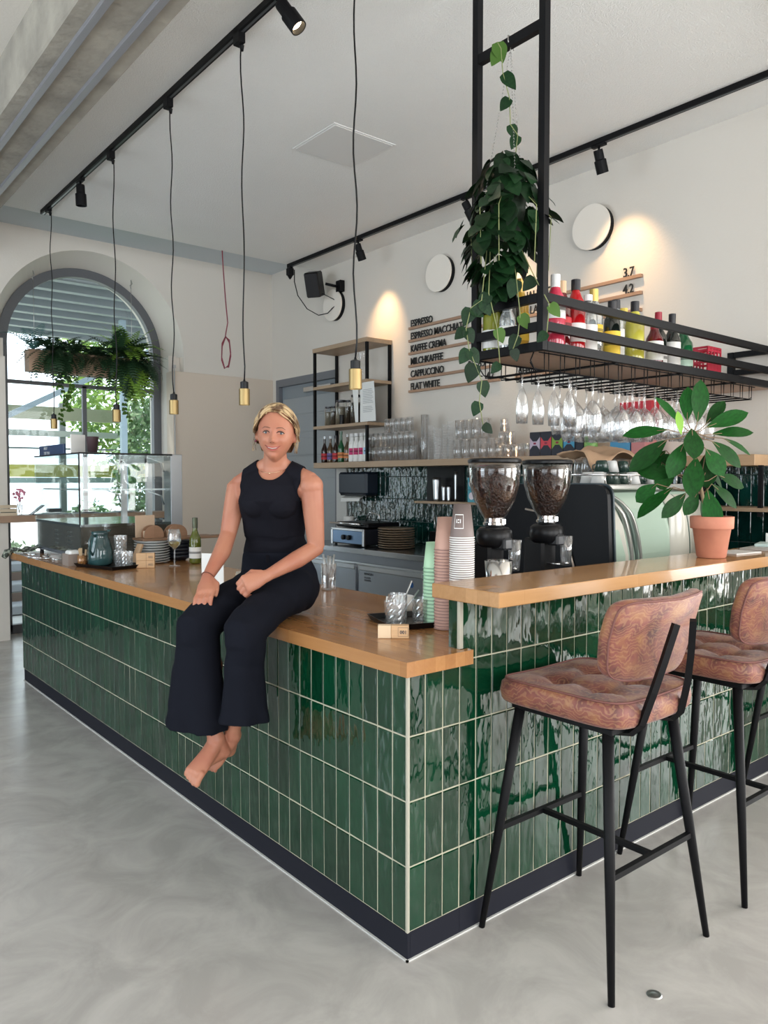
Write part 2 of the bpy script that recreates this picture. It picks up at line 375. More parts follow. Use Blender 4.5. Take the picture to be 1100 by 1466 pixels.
def tiles(parent, origin, axis, cols, rows, mat, z0, ztop, x0=0, skip=None, cut_first=0):
    """rows of upright tiles; axis 'x' faces -Y, axis 'y' faces -X (runs +Y)"""
    off = WL.get(parent.name, Vector()); cache = {}
    for r in range(rows):
        za = z0+r*PZ; h = min(TH, ztop-za-.002)
        if h < .01: continue
        key = round(h, 4)
        if key not in cache:
            cache[key] = [tile_mesh(h, seed=s) for s in range(6)]
            for m in cache[key]: m.materials.append(mat)
        for c in range(cols):
            o = bpy.data.objects.new('tile', random.choice(cache[key])); C.objects.link(o); o.parent = parent
            s = x0+c*PX+(PX-TW)/2
            e = [radians(random.uniform(-.3, .3)), 0, radians(random.uniform(-.5, .5))]
            if axis == 'x': p = Vector((origin[0]+s, origin[1], za+.0018))
            else: p = Vector((origin[0], origin[1]+s+TW, za+.0018)); e[2] += -pi/2
            o.location = p-off; o.rotation_euler = e
H0 = .086
# ------------------------------------------------------------------ low counter
cnt = thing('service_counter', 'low counter clad in dark green upright tiles that the woman sits on', 'counter', (0, 0, 0))
obj(B().box(.003, .003, H0-.002, .2205, .052, .885).box(.003, .052, H0-.002, .74, 4.325, .885), 'counter_body', grout, cnt)
tiles(cnt, (.0092, 0, 0), 'y', 58, 4, tile_m, H0, .885)
tiles(cnt, (0, .0092, 0), 'x', 3, 4, tile_m, H0, .885)
obj(B().box(-.002, -.002, H0, .009, .009, .885, .002), 'corner_trim', pbr('cream_trim', (.40,.38,.31), .5), cnt)
obj(B().box(.0, .0, 0, .012, 4.29, H0, .001).box(.012, .0, 0, .2235, .012, H0, .001).box(.012, 4.25, 0, .72, 4.29, H0), 'plinth', plinth_m, cnt)
obj(B().box(-.007, -.007, .0, .0, 4.29, .005).box(-.007, -.007, .0, .2235, .0, .005), 'sealant_strip', pbr('pale_sealant', (.55,.55,.53), .6), cnt)
top = B().poly([(-.03,-.03),(.252,-.03),(.252,-.003),(.2195,-.003),(.2195,.052),(.76,.052),(.76,4.50),(-.03,4.50)], .886, .932)
single(top, 'wooden_worktop', oak, 'low oak worktop with mitred front corner under the seated woman', 'worktop')
# ------------------------------------------------------------------ raised bar
bar_x0 = .2235
bar = thing('raised_bar', 'raised bar wall of glossy green tiles behind the stools', 'bar counter', (bar_x0, 0, 0))
obj(B().box(bar_x0-.0025, .003, H0-.002, 3.05, .048, 1.09), 'bar_body', grout, bar)
tiles(bar, (bar_x0, .0092, 0), 'x', 37, 5, tile_m, H0, 1.09)
obj(B().box(bar_x0-.006, .010, .933, bar_x0-.002, .048, 1.09, .001), 'end_tile', tile_m, bar)
obj(B().box(bar_x0-.006, -.003, .933, bar_x0+.010, .010, 1.09, .001), 'corner_trim', pbr('cream_trim', (.40,.38,.31), .5), bar)
obj(B().box(bar_x0, .0, 0, 3.05, .012, H0, .001), 'plinth', plinth_m, bar)
obj(B().box(bar_x0, -.007, .0, 3.05, .0, .005), 'sealant_strip', pbr('pale_sealant', (.55,.55,.53), .6), bar)
single(B().box(.195, -.19, 1.090, 3.06, .105, 1.136, .0025), 'wooden_bar_top', oakx, 'raised oak bar top carrying the terracotta pot', 'worktop')
# worktop behind the bar
wt = thing('machine_counter', 'dark worktop behind the bar under the coffee machine', 'counter', (.8, .2, 0))
obj(B().box(.80, .13, 0, 2.75, .92, .86), 'cabinet_body', pbr('dark_laminate', (.03,.032,.036), .5), wt)
obj(B().box(.765, .112, .86, 2.78, .95, .90, .003), 'top_board', pbr('dark_worktop', (.035,.036,.04), .4), wt)
# ------------------------------------------------------------------ stainless refrigerated counter
fr = thing('refrigerated_counter', 'stainless steel refrigerated counter along the menu wall', 'counter', (2.42, 2.5, 0))
obj(B().box(2.44, 1.7, .08, 3.08, 4.30, .86), 'cabinet_body', steel, fr)
obj(B().box(2.39, 1.7, .855, 3.09, 4.32, .90, .003), 'steel_top', pbr('steel_top', (.50,.53,.56), .22, 1, bump=(60,.06,.002), stretch=(10,1,1)), fr)
for i, (a, b_) in enumerate(((3.44, 4.27), (2.58, 3.40), (1.74, 2.54))):
    d = obj(B().box(2.418, a, .14, 2.44, b_, .74, .004), 'door', pbr('brushed_steel_front', (.42,.45,.49), .32, 1, bump=(90,.06,.002), stretch=(1,1,10)), fr)
    obj(B().box(2.405, a+.01, .72, 2.44, b_-.01, .765, .006), 'door_handle', steel, d)
    if i == 1:
        obj(B().add([(2.4165, 2.72+.022*cos(2*pi*k/16), .66+.022*sin(2*pi*k/16)) for k in range(16)], [tuple(range(16))]), 'round_badge', pbr('blue_badge', (.02,.10,.3), .4), d)
        me = xform(text('REINIGEN', .028, .0003), Matrix.Translation((2.4165, 3.32, .685)) @ RX()); obj(me, 'printing', ink, d)
        me = xform(text('PFLEGEN\nDESINFEK', .022, .0003), Matrix.Translation((2.4165, 3.32, .655)) @ RX()); obj(me, 'printing', ink, d)
obj(B().box(2.43, 1.75, .78, 2.445, 4.27, .85, .002), 'top_rail', pbr('steel_grey', (.3,.32,.35), .35, 1), fr)
# backsplash tiles on the menu wall
struct(B().box(3.090, -.3, .86, 3.102, 4.47, 1.60), 'trim_10', pbr('dark_grout', (.10,.12,.11), .8))
for (ya, n_, zt) in ((-.25, 63, 1.60),):
    tiles(wall_r, (3.0905, ya, 0), 'y', 63, 4, tile_b, .90, zt)
struct(B().box(3.07, 4.45, 0, 3.1, 4.62, 1.62, .003), 'trim_11', pbr('white_jamb', (.6,.6,.58), .6))
# ------------------------------------------------------------------ wall shelves
sh = thing('wall_shelf', 'long thick oak shelf along the menu wall full of glasses', 'shelf', (2.8, 3, 1.6))
obj(B().box(2.80, 1.31, 1.592, 3.099, 4.63, 1.645, .002), 'shelf_board', oak_shelf, sh)
sh2 = thing('wall_shelf', 'short oak shelf at the right behind the large-leaved plant', 'shelf', (2.8, .5, 1.55))
obj(B().box(2.80, .275, 1.555, 3.088, 1.295, 1.618, .002), 'shelf_board', wood('oak_shelf_end', (.58,.38,.22), (.44,.28,.16), .45, 1, .09, 0), sh2)
obj(B().box(2.80, -.25, 1.296, 3.088, .95, 1.318, .002), 'lower_board', oak_shelf, sh2)
for (x, y) in ((2.805, .285), (2.805, .915)):
    obj(B().box(x, y-.05, 1.27, x+.022, y-.028, 1.556), 'post', black, sh2)
# rack standing on the shelf
rk = thing('shelving_rack', 'black steel and oak open rack standing on the wall shelf', 'rack', (2.8, 4.2, 1.645))
for x in (2.80, 3.065):
    for y in (3.77, 4.605): obj(B().box(x, y, 1.645, x+.024, y+.024, 2.742), 'post', black, rk)
obj(B().box(2.795, 3.765, 2.725, 3.095, 4.635, 2.765, .002), 'shelf_board', oak_shelf, rk)
for z in (1.975, 2.362): obj(B().box(2.798, 3.768, z, 3.092, 4.632, z+.028, .001), 'shelf_board', oak_shelf, rk)
# ------------------------------------------------------------------ menu rails with their letters
rows = ['ESPRESSO', 'ESPRESSO MACCHIATO', 'KAFFEE CREMA', 'MILCHKAFFEE', 'CAPPUCCINO', 'FLAT WHITE']
price1 = ['', '', '', '', '3.2  3.7', '4.2']
rows2 = ['CHAI LATTE', 'ICE LATTE', '', '', '', 'AFFOGATO']
price2 = ['3.7', '4.2', '', '', '', '']
rail_m = wood('oak_rail', (.42,.27,.18), (.33,.2,.13), .5, 1, .2, 0)
for col, (ya, yb) in enumerate(((3.515, 2.43), (2.26, 1.175))):
    for r in range(6):
        z = 2.842-.1122*r
        nm = (rows, rows2)[col][r]
        lab = ('oak menu rail spelling '+nm+' in black letters' if nm and not (col and r == 5) else 'oak menu rail in the right column, '+ORD[r]+' from the top') if not (col and r == 5) else 'oak menu rail spelling AFFOGATO behind the hanging glass rack'
        t = thing('menu_rail', lab, 'menu rail', (3.09, ya, z), group='menu rails on the wall')
        obj(B().box(3.072, yb, z-.022, 3.0985, ya, z, .001), 'rail', rail_m, t)
        if nm:
            me = xform(text(nm, .088, .003, .95, .0012), Matrix.Translation((3.083, ya-.02, z+.001)) @ Matrix.Diagonal((1, .80, 1.0, 1)) @ RX()); obj(me, 'lettering', letter, t)
        pr = (price1, price2)[col][r]
        if pr:
            wd = .048*len(pr)
            me = xform(text(pr, .088, .003, .95, .0012), Matrix.Translation((3.083, yb+.02+wd*.85, z+.001)) @ Matrix.Diagonal((1, .82, 1.0, 1)) @ RX()); obj(me, 'price_lettering', letter, t)
# ------------------------------------------------------------------ round discs, loudspeaker
for i, y in enumerate((4.65, 3.10, 1.555)):
    o = thing('round_vent', ['round white disc vent next to the black loudspeaker', 'round white disc vent above the espresso menu rail', 'round white disc vent above the price 3.7'][i], 'vent', (3.062, y, 3.235), group='disc vents high on the menu wall')
    MX = Matrix.Translation((0,0,0)) @ Matrix.Rotation(-pi/2, 4, 'Y')
    obj(B().lathe([(0, .0), (.150, 0), (.155, .008), (.155, .018), (0, .018)], 40, M=MX @ Matrix.Translation((0,0,0)), sm=False), 'face_plate', pbr('vent_white', (.84,.78,.70), .6), o, False)
    obj(B().lathe([(.15, -.038), (.15, -.001), (.138, -.001)], 40, M=MX, sm=False), 'dark_rim', black, o, False)
sp = thing('loudspeaker', 'black loudspeaker box tilted on a wall bracket', 'loudspeaker', (2.9, 4.62, 3.42))
MS = Matrix.Translation((2.86, 4.69, 3.42)) @ Matrix.Rotation(radians(12), 4, 'X') @ Matrix.Rotation(radians(-18), 4, 'Y') @ Matrix.Rotation(radians(35), 4, 'Z')
obj(B().box(-.07, -.075, -.12, .07, .075, .12, .012, M=MS), 'cabinet', blackp, sp)
obj(B().box(-.074, -.065, -.11, -.069, .065, .11, M=MS), 'grille', pbr('speaker_cloth', (.02,.02,.022), .9, bump=(300,.5,.001)), sp)
obj(B().tube([(2.93, 4.60, 3.42), (3.04, 4.55, 3.40)], .014).box(3.04, 4.50, 3.35, 3.095, 4.58, 3.46, .004), 'wall_bracket', black, sp)
cab = [(2.78,4.93,3.60),(2.78,4.93,3.48),(2.80,4.90,3.34),(2.86,4.82,3.20),(2.93,4.72,3.13),(3.0,4.66,3.15),(3.04,4.64,3.20),(3.05,4.60,3.22)]
for k in range(26):
    a = k*.75; cab.append((3.05, 4.60+.06*sin(a)+.01*(k%3), 3.24+.05*cos(a*1.3)))
cab += [(3.04, 4.62, 3.29), (2.92, 4.64, 3.33)]
single(B().tube(cab, .005, 6), 'speaker_cable', black, 'thin dark cable bundled below the black loudspeaker', 'cable')
red = pbr('red_cable', (.22, .03, .05), .6)
rc = [(1.99, 4.96, 3.652), (2.02, 5.0, 3.5), (2.07,5.05,3.2), (2.09,5.05,3.0), (2.07,5.05,2.9)]
for k in range(22):
    a = k*.9; rc.append((2.07+.05*sin(a), 5.05+.01*cos(a), 2.76+.16*cos(a*.98)-.05))
single(B().tube(rc, .0055, 6), 'hanging_cable', red, 'thin dark red cable coiled in loops below the ceiling edge', 'cable')
# ------------------------------------------------------------------ ceiling tracks, spots, pendants
tr1 = thing('lighting_track', 'long black ceiling track from which the brass pendants hang', 'lighting track', (.36, 2, 3.65))
obj(B().box(.338, -.3, 3.618, .374, 4.90, 3.6505, .001), 'track_rail', black, tr1)
obj(B().box(.350, -.3, 3.6165, .362, 4.90, 3.619), 'contact_groove', pbr('groove_grey', (.10,.11,.12), .3, .5), tr1)
tr2 = thing('lighting_track', 'black ceiling track close to the menu wall', 'lighting track', (2.73, 2, 3.65))
obj(B().box(2.71, -.34, 3.618, 2.746, 4.96, 3.6505, .001), 'track_rail', black, tr2)
obj(B().box(2.722, -.34, 3.6165, 2.734, 4.96, 3.619), 'contact_groove', pbr('groove_grey', (.10,.11,.12), .3, .5), tr2)
def spot(x, y, aim, label, en, warm=(1, .62, .30), blend=.8, ang=50):
    t = thing('track_spotlight', label, 'spotlight', (x, y, 3.618), group='black track spotlights')
    obj(B().box(-.016, -.05, -.016, .016, .05, 0, .002), 'track_adapter', black, t, False)
    obj(B().tube([(0,0,-.012), (0,0,-.055)], .008), 'stem', black, t, False)
    d = Vector(aim).normalized(); q = (-d).to_track_quat('Z', 'Y').to_matrix().to_4x4(); M = Matrix.Translation(Vector((0,0,-.065))) @ q
    h = obj(B().lathe([(0, .03), (.028, .03), (.030, .02), (.030, -.03), (.038, -.035), (.038, -.115), (.033, -.115), (.031, -.085), (0, -.085)], 20, M=M, sm=False), 'lamp_head', black, t, False)
    if en: obj(B().lathe([(0, -.090), (.030, -.090)], 20, M=M), 'lit_lens', pbr('lit_lens', (1,.8,.5), .4, emit=((1,.78,.5), 12)), h, False)
    if en:
        p = Vector((x, y, 3.553)) + d*.13
        light('spot_beam', 'SPOT', p, p+d, en, warm, spot_size=radians(ang), spot_blend=blend, shadow_soft_size=.03)
spot(2.728, 3.80, (.37, .06, -.72), 'black track spotlight near the far end of the menu-wall track, washing the wall', 40, blend=1, ang=62)
spot(2.728, 1.27, (.37, .02, -.80), 'black track spotlight above the hanging shelf, lit lens', 34, blend=1, ang=75)
spot(2.728, 2.45, (.37, -.25, -.85), 'black track spotlight hidden behind the hanging plant', 40, blend=1, ang=68)
spot(.356, 3.97, (.05, .05, -1), 'black track spotlight between the two farthest pendant cords', 0)
spot(.356, 1.24, (.45, -.55, -1), 'large black spotlight near the top of the photo, lit lens', 12, (1,.85,.6))
ad = thing('track_adapter', 'black plug adapter at the far end of the menu-wall track', 'adapter', (2.728, 4.93, 3.618))
obj(B().box(-.016, -.03, -.012, .016, .03, 0).box(-.03, -.03, -.085, .03, .03, -.012, .006).lathe([(.03,-.085),(.008,-.12),(0,-.12)], 10), 'plug_body', blackp, ad, False)
pn = None
names = ['farthest brass pendant lamp, hanging before the left of the arched window', 'brass pendant lamp hanging before the right half of the arched window', 'middle brass pendant lamp hanging before the beige wall', 'brass pendant lamp above the left shoulder side of the woman, fourth from the window', 'nearest and largest brass pendant lamp, hanging before the shelving rack']
for i, (y, zb) in enumerate(((4.74, 1.886), (3.366, 1.861), (2.467, 1.852), (1.647, 1.842), (.745, 1.838))):
    if pn is None:
        pn = thing('pendant_lamp', names[i], 'pendant lamp', (.37, y, zb), 'brass pendant lamps in a row')
        obj(B().lathe([(.0,.015),(.024, .012), (.0265,.0), (.0265, .078), (.024,.08), (0,.08)], 28, sm=False).lathe([(0,.012),(.02,.012)], 12), 'brass_shade', brass, pn, False)
        obj(B().lathe([(.0,.078),(.020,.078), (.020, .112), (.017,.114), (.006,.118), (.0035,.128), (0,.128)], 20, sm=False), 'lamp_holder', blackp, pn, False)
        H = 3.60-1.86
        obj(B().tube([(.006*sin(k*.9)*(k > 0), .006*cos(k*.7)*(k > 0), .12+(H-.12)*k/24) for k in range(25)], .0035, 6), 'cord', blackp, pn, False)
        obj(B().box(-.032, -.03, H-.03, .004, .03, H+.045, .003).lathe([(0,H-.055),(.008,H-.055),(.012,H-.03)], 8), 'track_adapter', black, pn, False)
    else: 
        q = dup(pn, (.37, y, zb), names[i])
        for ch in q.children:
            if ch.name.startswith(('cord',)): ch.rotation_euler = (0, 0, i*1.3)
            if ch.name.startswith('track_adapter'): ch.location = (0, 0, 1.86-zb-.026+.026)
# ------------------------------------------------------------------ hanging bottle shelf
un = thing('hanging_shelf', 'black steel frame shelf hung from the ceiling above the bar', 'shelf', (.98, .30, 2.0))
X0, X1, Y0, Y1, Zb = .965, 3.095, .28, .68, 2.0
for (x, y) in ((X0, Y0), (X0, Y1-.032)): obj(B().box(x, y, Zb, x+.032, y+.032, 3.65), 'post', black, un)
obj(B().box(2.2, Y1-.032, Zb+.03, 2.232, Y1, 2.09), 'short_post', black, un)
obj(B().box(X0+.002, Y0+.03, 3.275, X0+.03, Y1-.03, 3.315), 'crossbar', black, un)
for za, zb in ((2.196, 2.231), (2.080, 2.116), (2.0, 2.036)):
    obj(B().box(X0+.03, Y0, za, X1, Y0+.025, zb), 'long_rail', black, un)
    obj(B().box(X0, Y0+.03, za, X0+.025, Y1-.03, zb), 'end_rail', black, un)
obj(B().box(X0+.03, Y1-.025, 2.0, X1, Y1, 2.036), 'long_rail', black, un)
for za in (2.10, 2.205):
    obj(B().box(3.05, -.4, za, 3.08, .56, za+.032), 'wall_rail', black, un)
obj(B().box(3.045, .53, 2.036, 3.08, .565, 2.237), 'short_post', black, un)
board = wood('oak_shelf_board', (.52,.36,.26), (.40,.27,.19), .5, 0, .1, 0)
obj(B().box(X0+.025, Y0+.02, 2.003, X1, Y1-.02, 2.025), 'shelf_board', board, un)
for x in (1.5, 2.05, 2.6): obj(B().box(x, Y0+.02, 1.996, x+.025, Y1-.02, 2.004), 'cross_strap', black, un)
# wire glass rack below it
gr = thing('glass_rack', 'black wire rack under the hanging shelf holding stemmed glasses upside down', 'glass rack', (1.0, .48, 1.98))
rb = B(); zr = 1.925
for y in (.34, .62): rb.tube([(.96, y, 1.955), (.985, y, 1.93), (2.86, y, 1.93), (2.88, y, 1.94)], .003, 5)
ys = []
for k in range(18):
    x = 1.02+k*.105
    rb.tube([(x, .315, 2.0), (x, .315, zr), (x, .645, zr), (x, .645, 2.0)], .0028, 5)
    rb.tube([(x+.028, .315, 2.0), (x+.028, .315, zr), (x+.028, .645, zr), (x+.028, .645, 2.0)], .0028, 5)
rb.tube([(.985, .315, 1.995), (2.87, .315, 1.995)], .003, 5); rb.tube([(.985, .645, 1.995), (2.87, .645, 1.995)], .003, 5)
rb.tube([(.97, .33, 1.995), (.95, .33, 1.96), (.97, .33, 1.93), (.985, .33, 1.93)], .003, 5).tube([(.97, .63, 1.995), (.95, .63, 1.96), (.97, .63, 1.93), (.985, .63, 1.93)], .003, 5)
obj(rb, 'wires', black, gr)
# ------------------------------------------------------------------ bar stools
fab = pbr('palm_print_velvet', (.30, .12, .09), .55, sheen=.15, bump=(60, .2, .004), rnd=0)
def palm_print(m):
    """flat print of ochre palm leaves on dusty rose"""
    N = m.node_tree.nodes; L = m.node_tree.links; p = N['Principled BSDF']
    tc = N.new('ShaderNodeTexCoord'); n1 = N.new('ShaderNodeTexNoise'); n1.inputs['Scale'].default_value = 13; n1.inputs['Detail'].default_value = 3
    L.new(tc.outputs['Object'], n1.inputs[0])
    vo = N.new('ShaderNodeTexVoronoi'); vo.inputs['Scale'].default_value = 9; L.new(tc.outputs['Object'], vo.inputs[0])
    wv = N.new('ShaderNodeTexWave'); wv.wave_type = 'RINGS'; wv.inputs['Scale'].default_value = 22; wv.inputs['Distortion'].default_value = 26; wv.inputs['Detail'].default_value = 3; wv.inputs['Detail Scale'].default_value = .7
    L.new(tc.outputs['Object'], wv.inputs[0])
    r1 = N.new('ShaderNodeValToRGB'); e = r1.color_ramp.elements; e[0].position = .30; e[0].color = (.07, .018, .016, 1); e[1].position = .72; e[1].color = (.30, .13, .05, 1)
    x = e.new(.5); x.color = (.20, .058, .042, 1)
    L.new(n1.outputs['Fac'], r1.inputs[0])
    r2 = N.new('ShaderNodeValToRGB'); e = r2.color_ramp.elements; e[0].position = .60; e[0].color = (0,0,0,1); e[1].position = .85; e[1].color = (1,1,1,1)
    L.new(wv.outputs['Fac'], r2.inputs[0])
    mx = N.new('ShaderNodeMix'); mx.data_type = 'RGBA'; mx.inputs[7].default_value = (.42, .24, .11, 1)
    mu = N.new('ShaderNodeMath'); mu.operation = 'MULTIPLY'; mu.inputs[1].default_value = .3; L.new(r2.outputs[0], mu.inputs[0]); L.new(mu.outputs[0], mx.inputs[0]); L.new(r1.outputs[0], mx.inputs[6])
    L.new(mx.outputs[2], p.inputs['Base Color'])
palm_print(fab)
piping_m = pbr('dark_piping', (.16,.06,.05), .7)
def pad(w, d, z0, z1, tufts, n=36, curve=0, rad=.06):
    """upholstered pad, x width, y depth; rounded corners, soft edge, optional tufting"""
    b = B(); prof = [(.0, 0), (.35, .25), (.80, .93), (.93, 1.0)]
    def outline(s, k):
        # superellipse-like rounded rectangle scaled inward by s metres
        a = 2*pi*k/64; c_, s_ = cos(a), sin(a); e = .30
        return (math.copysign(abs(c_)**e, c_)*(w/2-s), math.copysign(abs(s_)**e, s_)*(d/2-s))
    th = z1-z0; rings = []
    for s, z in ((.006, z0), (0, z0+th*.12), (-.004, z0+th*.45), (0, z0+th*.8), (.010, z0+th*.95)):
        rings.append([(*outline(s, k), z) for k in range(64)])
    v = [p for r in rings for p in r]; f = []
    for j in range(len(rings)-1):
        for k in range(64):
            k2 = (k+1) % 64; f.append((j*64+k, j*64+k2, (j+1)*64+k2, (j+1)*64+k))
    # top: concentric rings
    m = 14; base = (len(rings)-1)*64
    for j in range(1, m+1):
        q = 1-j/m
        for k in range(64):
            x, y = outline(.010, k); x *= q; y *= q
            z = z0+th*.95 + .012*(1-q**3)
            for tx, ty in tufts: z -= .026*math.exp(-((x-tx)**2+(y-ty)**2)/.0014)
            if tufts:
                for tx in set(t[0] for t in tufts): z -= .010*math.exp(-((x-tx)**2)/.00025)
                for ty in set(t[1] for t in tufts): z -= .010*math.exp(-((y-ty)**2)/.00025)
            v.append((x, y, z))
        for k in range(64):
            k2 = (k+1) % 64; a0 = base+(j-1)*64; f.append((a0+k, a0+k2, a0+64+k2, a0+64+k))
    f.append(tuple(range(63, -1, -1)))
    b.add(v, f, True); return b, rings
def bar_stool(label):
    sx, sy = .572, -.266
    t = thing('bar_stool', label, 'bar stool', (sx, sy, 0), 'bar stools along the tiled bar')
    tf = [(-.1, -.1), (-.1, .03), (.1, -.1), (.1, .03), (0, -.1), (0, .03)]
    b, rings = pad(.47, .46, .752, .828, [(-.085,-.08),(.085,-.08),(-.085,.07),(.085,.07)])
    b.v = [(x*(1+.03*(y/.23)), y, z+.010*(abs(x)/.235)**2) for x, y, z in b.v]
    seat = obj(b, 'seat_pad', fab, t, False)
    ring = [(x*1.0*(1+.03*(y/.23)), y, z+.002+.010*(abs(x)/.235)**2) for x, y, z in rings[-1]]; ring.append(ring[0])
    obj(B().tube(ring, .0035, 6, caps=False), 'piping', piping_m, seat, False)
    fb = B().box(-.19, -.19, .733, .19, .19, .753, .003)
    obj(fb, 'seat_frame', black, t, False)
    # legs: top, foot
    legs = {}
    for (fx, fy) in ((-1,-1), (1,-1), (-1,1), (1,1)):
        a = Vector((fx*.172, fy*.165, .742)); e = Vector((fx*.262, fy*.248, 0)); legs[(fx,fy)] = (a, e)
        obj(B().tube([a, a.lerp(e, .5), e], [.0175, .0155, .010], 14), 'leg', black, t, False)
    at = lambda k, z: legs[k][0].lerp(legs[k][1], (legs[k][0].z-z)/legs[k][0].z)
    for fy, nm in ((-1, 'front_footrest'), (1, 'rear_footrest')): obj(B().bar(at((-1,fy), .335), at((1,fy), .335), .017), nm, black, t, False)
    obj(B().bar((at((-1,-1),.335)+at((1,-1),.335))/2, (at((-1,1),.335)+at((1,1),.335))/2, .017), 'stretcher', black, t, False)
    # curved backrest, leaning away from the bar
    b, rings = pad(.455, .25, 0, .052, [], rad=.05)
    def place(p):
        x, y, z = p; th = radians(74); x *= 1-.10*(y < 0)*(abs(y)/.125)
        # pad face towards +Y (the bar); curve ends forwards
        yy = z; zz = y
        yy += 1.1*x*x
        Y = -.262 + yy*sin(th) - zz*cos(th)*1.0; Zc = 1.005 + zz*sin(th) + yy*cos(th)*.6
        return (x, Y, Zc)
    # back of the pad sits at -Y; top (tufted side) faces +Y
    b.v = [place(p) for p in b.v]
    br = obj(b, 'backrest', fab, t, False)
    for idx in (1, -1):
        ring = [place(p) for p in rings[idx]]; ring.append(ring[0]); obj(B().tube(ring, .0035, 6, caps=False), 'piping', piping_m, br, False)
    for s in (-1, 1):
        pts = [(s*.115, -.02, .727), (s*.115, -.15, .725), (s*.113, -.205, .735), (s*.109, -.235, .765), (s*.095, -.262, .86), (s*.075, -.282, .95), (s*.048, -.303, 1.06)]
        b2 = B()
        b2.tube(pts, .0155, 4, sm=False, flat=.85)
        obj(b2, 'back_rod', black, t, False)
    return t
stool = bar_stool('front bar stool with tufted rose palm-print seat, nearest to the counter corner')
dup(stool, (.572+.785, -.266, 0), 'second bar stool with palm-print seat, cut off by the right edge of the photo')
dup(stool, (.572+1.80, -.266, 0), 'third bar stool of which only one leg shows at the right edge')
single(B().lathe([(0,.0015),(.010,.002),(.012,.001),(.017,.003),(.020,.002),(.022,0)], 24), 'floor_socket_cap', steel, 'small round metal cap set in the concrete floor by the front stool', 'floor cap', (.446, -.564, 0.0))
LEAVES = [
  ((1.64, 0.058, 1.716), (1.574, 0.118, 1.826), 0.057, (1.68, 0.023, 1.685)),
  ((1.67, 0.047, 1.731), (1.683, 0.056, 1.866), 0.057, (1.68, 0.023, 1.685)),
  ((1.694, 0.014, 1.723), (1.714, 0.006, 1.89), 0.070, (1.68, 0.023, 1.685)),
  ((1.751, 0.006, 1.719), (1.843, -0.025, 1.819), 0.050, (1.68, 0.023, 1.685)),
  ((1.712, -0.015, 1.702), (1.832, -0.124, 1.765), 0.063, (1.68, 0.023, 1.685)),
  ((1.739, -0.026, 1.673), (1.869, -0.131, 1.69), 0.053, (1.68, 0.023, 1.685)),
  ((1.807, -0.043, 1.658), (1.926, -0.106, 1.602), 0.040, (1.68, 0.023, 1.685)),
  ((1.731, -0.034, 1.643), (1.811, -0.118, 1.549), 0.067, (1.68, 0.023, 1.685)),
  ((1.618, -0.003, 1.696), (1.569, -0.046, 1.585), 0.077, (1.68, 0.023, 1.685)),
  ((1.595, 0.093, 1.693), (1.463, 0.201, 1.68), 0.060, (1.68, 0.023, 1.685)),
  ((1.591, 0.094, 1.65), (1.477, 0.182, 1.536), 0.073, (1.68, 0.023, 1.685)),
  ((1.629, 0.037, 1.635), (1.566, 0.055, 1.503), 0.073, (1.68, 0.023, 1.685)),
  ((1.628, 0.069, 1.496), (1.521, 0.171, 1.517), 0.073, (1.695, -0.001, 1.465)),
  ((1.597, 0.065, 1.443), (1.475, 0.147, 1.337), 0.067, (1.704, -0.01, 1.419)),
  ((1.633, 0.028, 1.417), (1.55, 0.072, 1.324), 0.057, (1.704, -0.01, 1.419)),
  ((1.679, -0.003, 1.423), (1.631, 0.019, 1.334), 0.057, (1.704, -0.01, 1.419)),
  ((1.672, -0.048, 1.437), (1.648, -0.101, 1.279), 0.070, (1.704, -0.01, 1.419)),
  ((1.726, -0.04, 1.456), (1.794, -0.113, 1.37), 0.060, (1.704, -0.01, 1.419)),
  ((1.767, -0.045, 1.496), (1.859, -0.11, 1.453), 0.060, (1.695, -0.001, 1.465)),
  ((1.64, -0.014, 1.575), (1.574, -0.033, 1.428), 0.077, (1.695, -0.001, 1.465)),
  ((1.695, -0.026, 1.609), (1.725, -0.087, 1.509), 0.073, (1.68, 0.023, 1.685)),
  ((1.613, 0.113, 1.604), (1.57, 0.183, 1.524), 0.067, (1.695, -0.001, 1.465)),
  ((1.6, 0.127, 1.551), (1.645, 0.13, 1.442), 0.087, (1.695, -0.001, 1.465)),
  ((1.573, 0.131, 1.456), (1.531, 0.195, 1.388), 0.067, (1.704, -0.01, 1.419)),
  ((1.733, -0.006, 1.59), (1.749, -0.007, 1.456), 0.080, (1.695, -0.001, 1.465)),
  ((1.704, -0.011, 1.416), (1.712, -0.022, 1.31), 0.040, (1.704, -0.01, 1.419)),
  ((1.667, 0.093, 1.578), (1.649, 0.171, 1.552), 0.060, (1.695, -0.001, 1.465)),
  ((1.761, 0.0, 1.524), (1.85, -0.025, 1.456), 0.060, (1.695, -0.001, 1.465)),
]
